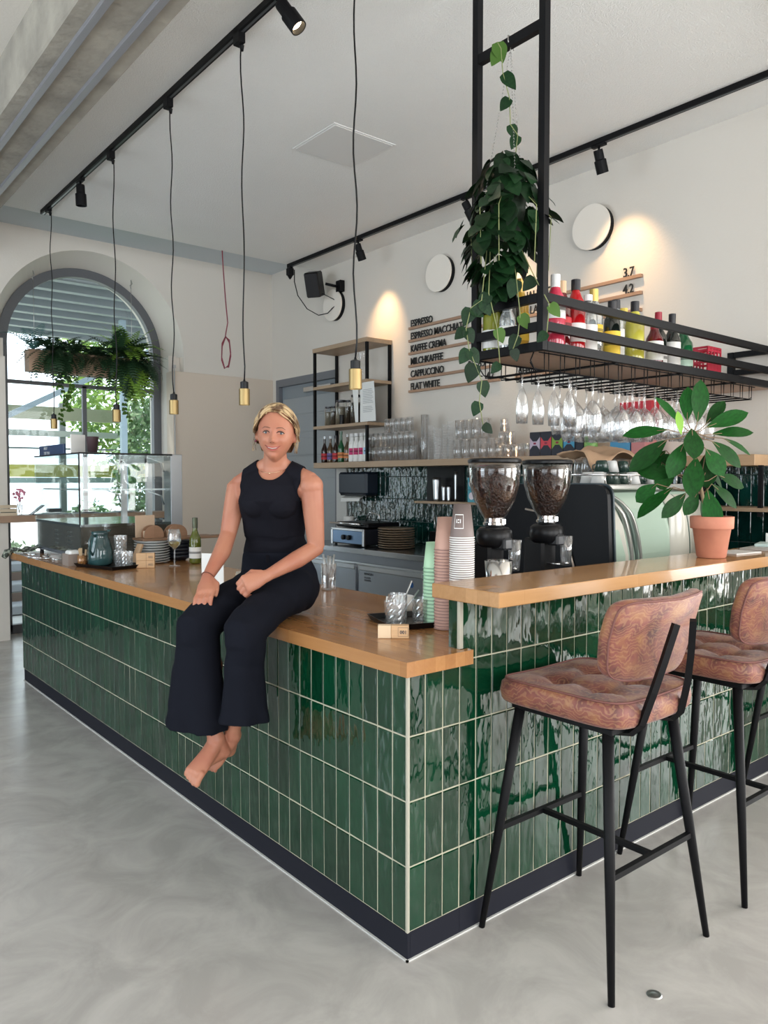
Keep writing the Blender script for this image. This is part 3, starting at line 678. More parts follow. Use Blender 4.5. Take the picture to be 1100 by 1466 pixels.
# ------------------------------------------------------------------ bottles on the hanging shelf
def gloss(name, col, r=.08): return pbr(name, col, r, coat=.5)
def bottle_profile(h, r, shoulder=.62, neck=.014):
    s = h*shoulder
    return [(0,.004),(r*.7,.0),(r*.95,.003),(r,.012),(r,s-.02),(r*.93,s),(r*.62,s+.025),(neck*1.1,s+.05),(neck,s+.065),(neck,h-.028)]
def bottle(label, loc, h, r, glass, cap, cap_h=.04, labelm=None, lz=(.25,.55), liquid=None, shoulder=.62, neck=.014, group=None, cat='bottle', lab_arc=200, name='bottle', face=-130, cap_r=1.25):
    t = thing(name, label, cat, loc, group)
    body = obj(B().lathe(bottle_profile(h, r, shoulder, neck), 20), 'glass_body', glass, t, False)
    if liquid: obj(B().lathe([(0,.006),(r*.93,.008),(r*.93,h*shoulder-.02),(0,h*shoulder-.02)], 16), 'liquid', liquid, t, False)
    obj(B().lathe([(neck*cap_r, h-cap_h), (neck*cap_r, h-.002), (0, h)], 14, sm=False), 'cap', cap, t, False)
    if labelm:
        n = 14; v = []; f = []
        a0 = radians(face-lab_arc/2); a1 = radians(face+lab_arc/2)
        for k in range(n+1):
            a = a0+(a1-a0)*k/n
            for z in (h*lz[0], h*lz[1]): v.append((cos(a)*(r+.0012), sin(a)*(r+.0012), z))
        for k in range(n): f.append((2*k, 2*k+2, 2*k+3, 2*k+1))
        lb = obj(B().add(v, f, True), 'paper_label', labelm, t, False)
        # a printed band on the label
        v = []; f = []
        zc = h*(lz[0]+lz[1])/2
        for k in range(n+1):
            a = a0+(a1-a0)*(.15+.7*k/n)
            for z in (zc-.006, zc+.008): v.append((cos(a)*(r+.0018), sin(a)*(r+.0018), z))
        for k in range(n): f.append((2*k, 2*k+2, 2*k+3, 2*k+1))
        obj(B().add(v, f, True), 'printed_band', pbr('label_print_'+labelm.name, tuple(max(0, c*.35) for c in MATS[labelm.name].node_tree.nodes['Principled BSDF'].inputs['Base Color'].default_value[:3]), .6), lb, False)
    return t
wlab = pbr('label_white', (.78,.77,.74), .6); ylab = pbr('label_yellow', (.85,.58,.05), .6); rlab = pbr('label_red', (.55,.03,.04), .6)
capw = pbr('cap_white', (.8,.8,.8), .4); capg = pbr('cap_gold', (.75,.52,.16), .35, .7); capb = pbr('cap_black', (.015,.015,.02), .35); capr = pbr('cap_red', (.30,.01,.03), .3); capo = pbr('cork_beige', (.62,.43,.26), .6)
redl = gloss('red_spirit', (.42,.008,.012)); pink = gloss('pink_spirit', (.55,.04,.08)); dark = gloss('dark_wine_glass', (.008,.012,.01), .05); greeng = gloss('green_bottle_glass', (.01,.10,.035)); lemon = gloss('lemon_liqueur', (.55,.50,.07)); dred = gloss('dark_red_spirit', (.12,.006,.008)); olive = gloss('olive_glass', (.22,.24,.03))
ZS = 2.026
bglass = thin_glass('bottle_glass', (.86,.90,.90), edge=.5, base=.16, body=.22, bodycol=(.55,.58,.60))
specs = [
 ('tall bottle with white cap and pink-striped white label beside the frame post', (1.215,.40), .335,.037, pink, capw, .08, wlab, (.42,.66)),
 ('dark red bottle with beige wooden stopper on the hanging shelf', (1.31,.44), .33,.037, dred, capo, .055, rlab, (.30,.5)),
 ('bright red bottle with black cap and white label on the hanging shelf', (1.385,.42), .345,.038, redl, capb, .05, wlab, (.18,.42)),
 ('round-shouldered clear bottle with tiny white cap and white label', (1.49,.43), .295,.037, crystal, capw, .03, wlab, (.12,.52)),
 ('clear bottle with gold cap and small yellow crest', (1.577,.46), .34,.036, crystal, capg, .06, ylab, (.34,.50)),
 ('slim black bottle with bright yellow label', (1.665,.42), .29,.033, dark, capb, .04, ylab, (.08,.50)),
 ('clear bottle with black and gold cap and tall white label', (1.77,.47), .32,.035, crystal, capb, .045, wlab, (.12,.55)),
 ('yellow-green liqueur bottle with ornate black stopper', (1.885,.44), .325,.040, lemon, capb, .06, None, (.3,.5)),
 ('bottle with small yellow cap half hidden behind the others', (1.955,.55), .32,.034, crystal, pbr('cap_yellow', (.8,.6,.1), .4), .035, None, (.3,.5)),
 ('short dark red bottle with square white label', (2.03,.42), .225,.037, dred, capr, .03, wlab, (.2,.62)),
 ('black wine bottle with red capsule on the hanging shelf', (2.13,.46), .31,.038, dark, capr, .07, wlab, (.12,.34)),
 ('black wine bottle with black capsule and white label beside the green bottle', (2.245,.45), .315,.037, dark, capb, .07, wlab, (.14,.52)),
 ('dark green bottle with pale label beside the red box', (2.375,.46), .255,.043, greeng, greeng, .03, pbr('label_mint', (.55,.75,.62), .6), (.2,.5)),
 ('bottle with dark red cap behind the end rail and hanging plant', (1.105,.56), .345,.036, dark, capr, .07, wlab, (.1,.35)),
 ('golden bottle with striped gold cap behind the end rail', (1.20,.585), .35,.035, gloss('golden_spirit', (.62,.38,.05)), capg, .09, ylab, (.2,.55)),
 ('olive-yellow bottle behind the hanging plant leaves', (1.055,.62), .26,.036, olive, capb, .04, wlab, (.1,.4)),
 ('small clear bottle with a white label at the far corner of the hanging shelf', (1.02,.50), .20,.030, crystal, capw, .03, wlab, (.1,.5)),
]
for lab, (x, y), h, r, gm, cp, ch, lm, lz in specs:
    r *= 1.17; x -= .02; gm = bglass if gm is crystal else gm
    bottle(lab, (x, y, ZS), h, r, gm, cp, ch, lm, lz, group='spirit and wine bottles on the hanging shelf', shoulder=.70 if 'wine' not in lab else .60, liquid=None, neck=.0165 if 'wine' not in lab else .0145)
rb_ = thing('red_crate', 'small red openwork box at the end of the bottle row', 'box', (2.59,.46,ZS))
redbox = pbr('red_card', (.50,.02,.05), .5)
b = B()
for z in (0, .03, .085, .15, .165):
    for (p, q) in (((-.07,-.05),(.07,-.05)),((-.07,.05),(.07,.05)),((-.07,-.05),(-.07,.05)),((.07,-.05),(.07,.05))): b.bar((*p, z+.006), (*q, z+.006), .006, .012)
for x in (-.07, -.035, 0, .035, .07):
    for y in (-.05, .05): b.bar((x, y, 0), (x, y, .175), .008)
obj(b, 'lattice_walls', redbox, rb_, False); obj(B().box(-.068,-.048,0,.068,.048,.004), 'bottom', redbox, rb_, False)
obj(B().box(-.069,-.0535,.012,.069,-.051,.085), 'front_panel', redbox, rb_, False)
# ------------------------------------------------------------------ stemmed glasses hanging upside down
def stem_glass(kind):
    if kind == 'flute': p = [(.030,0),(.030,-.002),(.004,-.006),(.0035,-.06),(.012,-.075),(.024,-.11),(.027,-.16),(.024,-.215),(.0235,-.215),(.026,-.16)]
    elif kind == 'big': p = [(.036,0),(.036,-.002),(.004,-.006),(.0035,-.085),(.015,-.095),(.040,-.125),(.046,-.155),(.043,-.19),(.035,-.225),(.0345,-.225),(.0425,-.19)]
    else: p = [(.033,0),(.033,-.002),(.004,-.006),(.0035,-.075),(.012,-.085),(.032,-.112),(.037,-.14),(.034,-.17),(.029,-.20),(.0285,-.20),(.0335,-.17)]
    return B().lathe(p, 18)
hung = [stem_glass(k).mesh('stem_glass') for k in ('flute', 'wine', 'big')]
for m in hung: m.materials.append(crystal)
def copy_of(me, name, loc, lab, cat, group, rz=0, s=1):
    o = bpy.data.objects.new(name, me); C.objects.link(o); o.location = loc; o.rotation_euler = (0,0,rz)
    if s != 1: o.scale = (s, s, s)
    return tag(o, lab, cat, group)
xs_f = [1.045, 1.148, 1.25, 1.355]; n = 0
for i, x in enumerate((1.04, 1.147, 1.255, 1.285, 1.375)):
    for y in ((.45,) if i != 3 else (.39,)):
        copy_of(hung[0], 'champagne_flute', (x, y, 1.930), ORD[n]+' champagne flute from the left hanging in the wire rack', 'glass', 'flutes hanging upside down'); n += 1
n = 0; rn = random.Random(3)
for i in range(12):
    x = 1.455+i*.103
    for y in (.385, .48, .575):
        if (i*7+int(y*100)) % 5 == 0: continue
        k = 2 if 1 <= i <= 4 else 1
        copy_of(hung[k], 'wine_glass', (x+rn.uniform(-.008,.008), y, 1.930), ORD[n]+' wine glass from the left in the wire rack', 'glass', 'wine glasses hanging upside down', rz=rn.random(), s=1.2); n += 1
# ------------------------------------------------------------------ wall shelf contents
ZT = 1.646
cola = gloss('cola_glass', (.022,.008,.006)); brown = gloss('brown_glass', (.10,.06,.03))
for i, y in enumerate((4.66, 4.58, 4.48, 4.39)):
    bottle(ORD[i]+' dark cola bottle from the left on the wall shelf', (2.90, y, ZT), .265, .034, cola if i != 2 else brown, crystal if i < 3 else capb, .03, rlab if i != 2 else pbr('label_violet',(.14,.10,.3),.6), (.12,.35), group='soft drink bottles on the wall shelf', shoulder=.5, neck=.012, lab_arc=340) if y < 4.62 else None
for i, (y, m, lab) in enumerate(((4.30, greeng, 'green mineral water bottle among the cola bottles'), (4.20, brown, 'brown lemonade bottle with orange label next to the white bottles'))):
    bottle(lab, (2.90, y, ZT), .30 if i == 0 else .27, .034, m, m if i == 0 else crystal, .03, pbr('label_orange',(.7,.25,.08),.6), (.14,.32), group='soft drink bottles on the wall shelf', shoulder=.5, neck=.012, lab_arc=340)
milk = pbr('white_bottle_plastic', (.82,.82,.80), .35)
for i, (y, z) in enumerate(((4.11, 0), (4.04, 0), (3.96, 0), (3.89, 0))):
    bottle(ORD[i]+' white milk bottle with crimson print from the left', (2.89, y, ZT), .27, .035, milk, capw, .03, pbr('label_crimson',(.55,.03,.15),.6) if i < 3 else pbr('label_blue', (.4,.6,.8), .6), (.25,.48), group='white milk bottles on the wall shelf', shoulder=.66, neck=.02, lab_arc=110, name='milk_bottle')
# jars on the rack
def jar(loc, h, r, lab, fill):
    t = thing('storage_jar', lab, 'jar', loc, 'storage jars on the rack')
    obj(B().lathe([(0,.003),(r,.003),(r,h*.85),(r*.86,h*.9),(r*.86,h*.93)], 18), 'glass_wall', clear, t, False)
    obj(B().lathe([(0,.006),(r*.93,.006),(r*.93,h*.72),(0,h*.74)], 16), 'contents', fill, t, False)
    obj(B().lathe([(r*.9,h*.91),(r*.92,h*.98),(0,h)], 16, sm=False), 'lid', capb, t, False)
ft = pbr('dark_tea', (.05,.035,.02), .9, bump=(120,.8,.01)); fg = pbr('grey_nuts', (.20,.18,.13), .9, bump=(90,.8,.01))
ZJ = 2.004
for i, (y, h, r, f_) in enumerate(((4.55,.20,.04,fg),(4.46,.20,.035,ft),(4.34,.25,.055,fg),(4.22,.24,.03,ft),(4.09,.28,.06,ft),(3.97,.27,.035,fg))):
    jar((2.93, y, ZJ), h, r, ORD[i]+' glass storage jar with dark lid from the left on the rack', f_)
single(B().lathe([(0,0),(.022,0),(.022,.09),(0,.09)], 14, sm=False), 'small_tin', blackp, 'small black tin standing before the storage jars', 'tin', (2.84, 4.21, ZJ))
pp = thing('paper_sheet', 'white typed sheet leaning on the rack edge', 'paper', (2.86, 3.82, ZJ))
obj(B().add([(2.80,3.87,ZJ+.001),(2.80,3.50+.14,ZJ+.001),(2.795,3.66,2.36),(2.795,3.86,2.36)], [(0,1,2,3)]), 'sheet', paper, pp)
lb = B()
for k in range(13):
    z = 2.29-.015*k-(.02 if k > 8 else 0); lb.add([(2.7935,3.82,z),(2.7935,3.69-.01*(k%3),z),(2.7935,3.69-.01*(k%3),z+.004),(2.7935,3.82,z+.004)], [(0,1,2,3)])
obj(lb, 'typed_lines', pbr('grey_ink', (.35,.35,.36), .7), pp)
pp2 = thing('paper_sheet', 'narrow white strip of paper at the left of the rack post', 'paper', (2.80, 3.93, ZJ))
obj(B().add([(2.79,3.93,ZJ+.001),(2.79,3.885,ZJ+.001),(2.79,3.885,2.36),(2.79,3.98,2.36)], [(0,1,2,3)]), 'sheet', paper, pp2)
single(B().lathe([(.04,0),(.035,.01),(.012,.06),(.010,.12),(.03,.17),(.05,.24),(.052,.27)], 18), 'glass_dripper', clear, 'white-rimmed glass dripper on the top compartment of the rack', 'dripper', (2.94, 4.02, 2.392))
# tumblers
def tumbler(h, r, r2=None, t=.002): 
    r2 = r2 or r
    return B().lathe([(0,.004),(r2*.9,.002),(r2,.006),(r,h),(r-t,h),(r2-t,.012),(0,.012)], 18)
tmb = {}
def glass(loc, h, r, lab, group, r2=None, name='drinking_glass', flip=False):
    k = (h, r, r2)
    if k not in tmb: tmb[k] = tumbler(h, r, r2).mesh('drinking_glass'); tmb[k].materials.append(crystal)
    o = copy_of(tmb[k], name, loc, lab, 'glass', group)
    if flip: o.rotation_euler = (pi, 0, 0); o.location.z += h
    return o
n = 0
for i in range(9):
    y = 3.83-i*.074
    for lv in range(2):
        glass((2.89, y, ZT+lv*.128), .126, .034, 'clear highball glass, %s column from the rack, %s' % (ORD[i], 'lower layer' if lv == 0 else 'upper layer'), 'stacked highball glasses right of the rack', flip=True, r2=.031)
for i in range(9):
    glass((2.99, 3.82-i*.075, ZT), .20, .034, '%s tall clear glass in the rear row right of the rack' % ORD[i], 'tall glasses in the rear row', r2=.030, flip=True)
for i in range(5): glass((2.90, 3.59-i*.075, ZT+.256), .12, .034, '%s clear glass of the short top row right of the rack' % ORD[i], 'stacked highball glasses right of the rack', flip=True, r2=.031)
single(tumbler(.38, .036, .030), 'glass_vase', crystal, 'tall clear glass cylinder between the glasses and the cup stacks', 'vase', (2.90, 3.10, ZT))
for i, (y, h) in enumerate(((3.02,.30),(2.95,.28),(2.85,.29),(2.79,.31),(2.90,.18))):
    b = B()
    k = int(h/.022)
    for j in range(k): b.lathe([(.030,.022*j),(.034,.022*j+.003),(.030,.022*j+.006),(.029,.022*j+.02)], 16)
    single(b, 'plastic_cup_stack', crystal, ORD[i]+' stack of clear plastic lids or cups right of the glass cylinder', 'cups', (2.90 if i < 4 else 2.86, y, ZT), group='clear cup stacks')
for lv in range(2):
    for i in range(5 if lv == 0 else 4):
        glass((2.90, 2.70-i*.094-lv*.02, ZT+lv*.155), .152, .044, 'wide clear tumbler, %s from the left, %s layer' % (ORD[i], ('lower','upper')[lv]), 'wide stacked tumblers on the wall shelf', r2=.040)
for lv in range(3):
    for i in range((3, 2, 1)[lv]):
        glass((2.90, 2.245-i*.082-lv*.02, ZT+lv*.098), .096, .037, 'small clear tumbler of the little pyramid, %s layer, %s' % (('bottom','middle','top')[lv], ('left','centre','right')[i]), 'pyramid of small tumblers', r2=.033, flip=True)
for i in range(5):
    for j in range(2): glass((2.87+.08*j, 1.998-.0*i-(.0) if 0 else 2.02-.07*i+.0, ZT), .10, .031, '%s small glass left of the coffee boxes, %s row' % (ORD[i], ('front','rear')[j]), 'small glasses left of the coffee boxes', r2=.028, flip=True) if 2.02-.07*i > 1.96 or 1 else None
# coffee boxes
boxc = pbr('black_carton', (.015,.018,.03), .5)
cols = [('lilac', (.55,.45,.55)), ('red', (.60,.06,.08)), ('green', (.22,.36,.05)), ('blue', (.05,.28,.45))]
for i, (cn, cc_) in enumerate(cols):
    y = 1.865-i*.0995 ; x = 2.84
    t = thing('coffee_box', 'black coffee carton with %s hourglass panel on the wall shelf' % cn, 'box', (x, y, ZT), 'row of coffee cartons on the wall shelf')
    obj(B().box(0, -.047, 0, .10, .047, .172, .002), 'carton', boxc, t, False)
    cm = pbr('carton_'+cn, cc_, .5)
    s = -.001
    def pl(pts, m, nm, d=0): obj(B().add([(s-d, p, q) for p, q in pts], [tuple(range(len(pts)))]), nm, m, t, False)
    pl([(.046,.03),(.046,.145),(-.046,.145),(-.046,.03)], cm, 'coloured_panel')
    pl([(.046,.002),(.046,.045),(.018,.075),(-.018,.075),(-.046,.045),(-.046,.002)], boxc, 'lower_black_shape', .001)
    pl([(.046,.170),(.046,.135),(.018,.105),(-.018,.105),(-.046,.135),(-.046,.170)], boxc, 'upper_black_shape', .001)
    pl([(.012,.083),(.012,.097),(-.012,.097),(-.012,.083)], pbr('emblem_dark', (.25,.02,.05), .5), 'emblem', .001)
single(B().box(0, -.035, 0, .10, .035, .165, .002), 'coffee_box', boxc, 'plain black carton at the right end of the coffee carton row', 'box', (2.85, 1.49, ZT))
t = thing('tea_tin', 'round green tin with a white lid beside the coffee cartons', 'tin', (2.86, 1.40, ZT))
obj(B().lathe([(0,0),(.045,0),(.045,.125),(0,.125)], 24, sm=False), 'can', pbr('green_tin', (.10,.30,.05), .4, var=(60,(.25,.45,.12),.45,.55)), t, False)
obj(B().lathe([(.046,.122),(.046,.135),(0,.135)], 24, sm=False), 'lid', capw, t, False)
# paper towel dispenser, paper roll, small shelf with shakers
t = thing('paper_towel_dispenser', 'black paper towel dispenser below the wall shelf', 'dispenser', (2.98, 4.18, 1.33))
obj(B().box(2.93, 3.95, 1.335, 3.088, 4.40, 1.552, .02), 'casing', pbr('dispenser_black', (.012,.02,.035), .35, spec=.3), t)
obj(B().box(2.95, 3.97, 1.325, 3.088, 4.38, 1.337), 'base_plate', blackp, t)
obj(B().add([(2.94,4.36,1.30),(2.94,4.06,1.30),(3.02,4.06,1.33),(3.02,4.36,1.33),(2.935,4.36,1.265),(2.935,4.06,1.275)], [(0,1,2,3),(4,5,1,0)]), 'paper_towel', paper, t)
single(B().lathe([(.02,0),(.052,0),(.052,.22),(.02,.22),(.02,0)], 24, sm=False), 'paper_roll', paper, 'white paper roll standing behind the contact grill', 'paper roll', (2.99, 4.30, .901))
t = thing('small_wall_shelf', 'narrow oak shelf below the long shelf holding cocktail shakers', 'shelf', (3.0, 2.9, 1.28))
obj(B().box(2.93, 2.35, 1.275, 3.088, 3.27, 1.295, .002), 'shelf_board', oak_shelf, t)
obj(B().box(3.07, 2.80, 1.295, 3.088, 3.26, 1.59), 'black_back_panel', blackp, t)
for i, (y, h, r, lab) in enumerate(((3.06,.20,.036,'tall steel shaker on the narrow shelf'), (2.97,.13,.02,'small white-footed steel jigger beside the tall shaker'), (2.91,.13,.02,'second small steel jigger on the narrow shelf'), (2.83,.25,.012,'slender steel bar spoon holder at the right of the jiggers'))):
    single(B().lathe([(0,0),(r*.8,0),(r*.75,h*.1),(r,h*.85),(r,h),(0,h)], 18), 'cocktail_shaker', steel, lab, 'shaker', (3.0, y, 1.296))
for i, (y, z, cn, c_) in enumerate(((2.60,0,'teal',(.08,.32,.40)),(2.60,.1,'teal',(.08,.32,.40)),(2.50,0,'pink',(.50,.08,.16)),(2.50,.1,'pink',(.50,.08,.16)),(2.50,.2,'pink',(.50,.08,.16)))):
    t = thing('tea_box', 'small %s tea box, %s of its stack on the narrow shelf' % (cn, ('lowest','next','topmost')[int(round(z*10))]), 'box', (2.95, y, 1.296+z), 'tea boxes on the narrow shelf')
    obj(B().box(0, -.045, 0, .08, .045, .098, .002), 'carton', pbr('tea_'+cn, c_, .5), t, False)
    obj(B().add([(-.001, .03*cos(2*pi*k/14), .05+.03*sin(2*pi*k/14)) for k in range(14)], [tuple(range(14))]), 'round_print', pbr('tea_print', (.75,.65,.68), .6), t, False)
# contact grill
t = thing('contact_grill', 'steel contact grill with black lid on the stainless counter', 'grill', (2.6, 3.65, .9))
obj(B().box(2.50, 3.42, .915, 2.90, 3.88, 1.05, .006), 'grill_body', pbr('grill_black', (.02,.022,.03), .3), t)
obj(B().box(2.488, 3.43, .925, 2.502, 3.87, 1.035, .002), 'control_panel', pbr('blue_steel_panel', (.16,.24,.36), .3, .9), t)
obj(B().box(2.482, 3.41, .91, 2.50, 3.435, 1.05, .003).box(2.482, 3.865, .91, 2.50, 3.89, 1.05, .003).box(2.482, 3.41, 1.035, 2.50, 3.89, 1.055, .003), 'steel_trim', steel, t)
for y in (3.62, 3.70): obj(B().lathe([(0,-.02),(.022,-.018),(.022,0)], 14, M=Matrix.Translation((2.488, y, .975)) @ Matrix.Rotation(pi/2, 4, 'Y'), sm=False), 'knob', blackp, t)
obj(B().box(2.53, 3.42, 1.06, 2.90, 3.88, 1.105, .012), 'lid', blackp, t)
obj(B().tube([(2.52,3.46,1.09),(2.44,3.46,1.10),(2.44,3.84,1.10),(2.52,3.84,1.09)], .009), 'lid_handle', chrome, t)
obj(B().tube([(2.7,3.47,1.10),(2.7,3.47,1.17),(2.7,3.60,1.19),(2.7,3.66,1.11)], .006), 'spring_arm', chrome, t)
for (x, y) in ((2.52,3.44),(2.52,3.86),(2.88,3.44),(2.88,3.86)): obj(B().lathe([(.012,0),(.012,.016)], 8, loc=(x,y,.9)), 'foot', blackp, t)
for i in range(9):
    single(B().lathe([(0,.002),(.10,0),(.155,.012),(.155,.018),(.10,.008),(0,.008)], 28), 'plate', pbr('brown_stoneware', (.20,.14,.09), .4), 'brown stoneware plate, %s from the bottom of the stack by the grill' % ORD[i], 'plate', (2.66, 3.19, .901+i*.0195), group='stack of brown plates by the grill')
t = thing('knife_block', 'black utensil holder with steel handles behind the plate stack', 'holder', (2.9, 2.9, .9))
obj(B().box(2.84, 2.82, .901, 2.96, 2.98, 1.05, .006), 'block', blackp, t)
for k in range(4): obj(B().tube([(2.88, 2.85+.03*k, 1.05), (2.87, 2.85+.035*k, 1.17)], .006), 'utensil_handle', steel, t)
# ------------------------------------------------------------------ grinders
bean_m = pbr('coffee_beans', (.045,.014,.007), .35, bump=(95,1,.02), var=(95,(.015,.005,.003),.35,.6))
def grinder(loc, lab):
    t = thing('coffee_grinder', lab, 'coffee grinder', loc, 'coffee grinders behind the bar')
    hz = .39
    obj(B().lathe([(.036,hz),(.040,hz+.012),(.060,hz+.045),(.088,hz+.10),(.104,hz+.16),(.110,hz+.22),(.111,hz+.262),(.109,hz+.262),(.108,hz+.22)], 40), 'hopper_glass', clear, t, False)
    obj(B().lathe([(0,hz+.02),(.035,hz+.02),(.0585,hz+.048),(.0865,hz+.10),(.1025,hz+.16),(.108,hz+.222),(.08,hz+.240),(0,hz+.246)], 36), 'coffee_beans', bean_m, t, False)
    obj(B().lathe([(.114,hz+.258),(.114,hz+.268),(.106,hz+.274),(0,hz+.276)], 40, sm=False), 'hopper_lid', blackp, t, False)
    obj(B().lathe([(.0,hz-.012),(.044,hz-.012),(.048,hz-.006),(.048,hz+.002),(.042,hz+.006),(.042,hz+.022),(.036,hz+.024)], 28, sm=False).box(-.012,-.055,hz-.004,.012,-.04,hz+.02,.002), 'steel_collar', chrome, t, False)
    obj(B().lathe([(0,hz-.105),(.060,hz-.10),(.074,hz-.085),(.078,hz-.055),(.074,hz-.03),(.060,hz-.018),(0,hz-.012)], 32), 'burr_housing', blackp, t, False)
    obj(B().box(-.05, -.02, .04, .05, .10, hz-.08, .012), 'motor_column', blackp, t, False)
    obj(B().box(-.028, -.085, hz-.11, .028, -.02, hz-.06, .008), 'spout', pbr('grinder_grey', (.03,.032,.036), .25), t, False)
    obj(B().tube([(-.03,-.03,.20),(-.03,-.10,.20)], .005).tube([(.03,-.03,.20),(.03,-.10,.20)], .005), 'filter_fork', chrome, t, False)
    obj(B().box(-.08, -.12, 0, .08, .12, .04, .01), 'base', blackp, t, False)
    obj(B().lathe([(0,.19),(.022,.19),(.030,.32),(.029,.32),(.021,.195)], 18, loc=(.045,-.075,0)), 'dosing_glass', crystal, t, False)
    return t
g1 = grinder((.925, .50, .90), 'left coffee grinder with glass hopper full of dark beans')
dup(g1, (1.275, .50, .90), 'right coffee grinder with full hopper, next to the espresso machine')
single(B().lathe([(0,0),(.05,0),(.052,.02),(.046,.13),(.058,.25),(.056,.25),(.044,.13),(0,.02)], 28), 'milk_pitcher', pbr('polished_steel', (.7,.7,.7), .12, 1), 'brushed steel milk pitcher between the cup stack and the left grinder', 'pitcher', (.80, .36, .90))
# ------------------------------------------------------------------ espresso machine
em = thing('espresso_machine', 'large espresso machine with black side panel and mint back panel', 'espresso machine', (2.1, .62, .9))
def yz_solid(pts, x0, x1):
    n = len(pts); v = [(x0, y, z) for y, z in pts]+[(x1, y, z) for y, z in pts]
    return B().add(v, [tuple(range(n)), tuple(range(2*n-1, n-1, -1))]+[(i, n+i, n+(i+1)%n, (i+1)%n) for i in range(n)])
def rnd_poly(pts, r, n=6):
    out = []
    for i, p in enumerate(pts):
        p = Vector(p); a = (Vector(pts[i-1])-p); b_ = (Vector(pts[(i+1)%len(pts)])-p); rr = min(r, a.length/2, b_.length/2)
        A = p+a.normalized()*rr; E = p+b_.normalized()*rr
        for k in range(n+1):
            u = k/n; out.append(tuple(A*(1-u)**2+p*2*u*(1-u)+E*u*u))
    return out
sidep = rnd_poly([(.425,.93),(.45,1.452),(1.06,1.452),(1.16,1.20),(1.10,.93)], .07)
obj(yz_solid(sidep, 1.665, 1.705), 'side_panel', pbr('machine_black', (.004,.0045,.006), .35, spec=.2), em)
obj(yz_solid(rnd_poly([(.418,.93),(.442,1.458),(1.066,1.458),(1.168,1.20),(1.108,.93)], .07), 1.700, 1.712), 'side_edge_trim', pbr('machine_edge', (.05,.07,.08), .3, .4), em)
obj(yz_solid(sidep, 2.60, 2.64), 'side_panel', pbr('machine_black', (.004,.0045,.006), .35, spec=.2), em)
mint = pbr('mint_enamel', (.44,.56,.46), .12, coat=.6)
bp = [(.455,.95),(.445,1.10),(.452,1.22),(.475,1.33),(.52,1.41),(.56,1.425),(.9,1.425),(.9,.95)]
obj(yz_solid(bp, 1.712, 2.60), 'back_panel', mint, em)
sil = pbr('machine_silver', (.62,.62,.58), .2, .6)
# curved bands framing the end of the back panel
def band(x0, x1, lean, m, nm, off):
    v = []; f = []; K_ = 16
    for k in range(K_+1):
        u = k/K_; z = .95+.475*u; bow = lean*(1-u**2.2)
        y = .455-.012*sin(pi*u)-off + (.10*max(0, u-.72)/.28)**1 * max(0, u-.72)/.28
        v += [(x0+bow, y, z), (x1+bow, y, z), (x0+bow, y+.012+off, z), (x1+bow, y+.012+off, z)]
    for k in range(K_): i = 4*k; f += [(i, i+1, i+5, i+4), (i, i+4, i+6, i+2), (i+1, i+3, i+7, i+5)]
    obj(B().add(v, f, True), nm, m, em)
band(1.712, 1.735, .16, sil, 'silver_band', .006); band(1.745, 1.768, .17, pbr('machine_dark_band', (.10,.14,.12), .3), 'dark_band', .004); band(1.775, 1.79, .18, sil, 'silver_band', .007)
band(2.23, 2.585, .0, pbr('cream_enamel', (.62,.60,.52), .2, coat=.5), 'cream_panel', .002); band(2.33, 2.34, .10, pbr('machine_dark_band', (.1,.14,.12), .3), 'dark_band', .003)
obj(B().add([(1.713,.4425,.955),(1.862,.4425,.955),(1.84,.441,1.1),(1.79,.442,1.25),(1.72,.455,1.36),(1.713,.46,1.37)], [(0,1,2,3,4,5)]), 'cream_panel', pbr('cream_enamel', (.62,.60,.52), .2, coat=.5), em)
obj(B().box(1.712, .43, .93, 2.60, .46, .955, .004), 'bottom_rail', pbr('machine_edge', (.05,.07,.08), .3, .4), em)
obj(B().box(1.705, .47, 1.425, 2.61, 1.05, 1.452, .006), 'cup_tray', sil, em)
rl = B().tube([(1.72,.50,1.50),(2.60,.50,1.50),(2.60,1.03,1.50),(1.72,1.03,1.50),(1.72,.50,1.50)], .005, 6)
for x in (1.72, 1.94, 2.16, 2.38, 2.60): rl.tube([(x,.50,1.452),(x,.50,1.50)], .004, 6)
obj(rl, 'cup_rail', chrome, em)
for (x, y) in ((1.75,.5),(2.55,.5),(1.75,1.0),(2.55,1.0)): obj(B().lathe([(.025,.9),(.022,.935)], 12, loc=(x,y,0)), 'foot', blackp, em)
obj(B().tube([(1.66,.95,1.32),(1.655,.80,1.30),(1.655,.66,1.12),(1.66,.60,.93)], .006, 6), 'side_trim_line', pbr('thin_line', (.6,.5,.42), .3, .5), em)
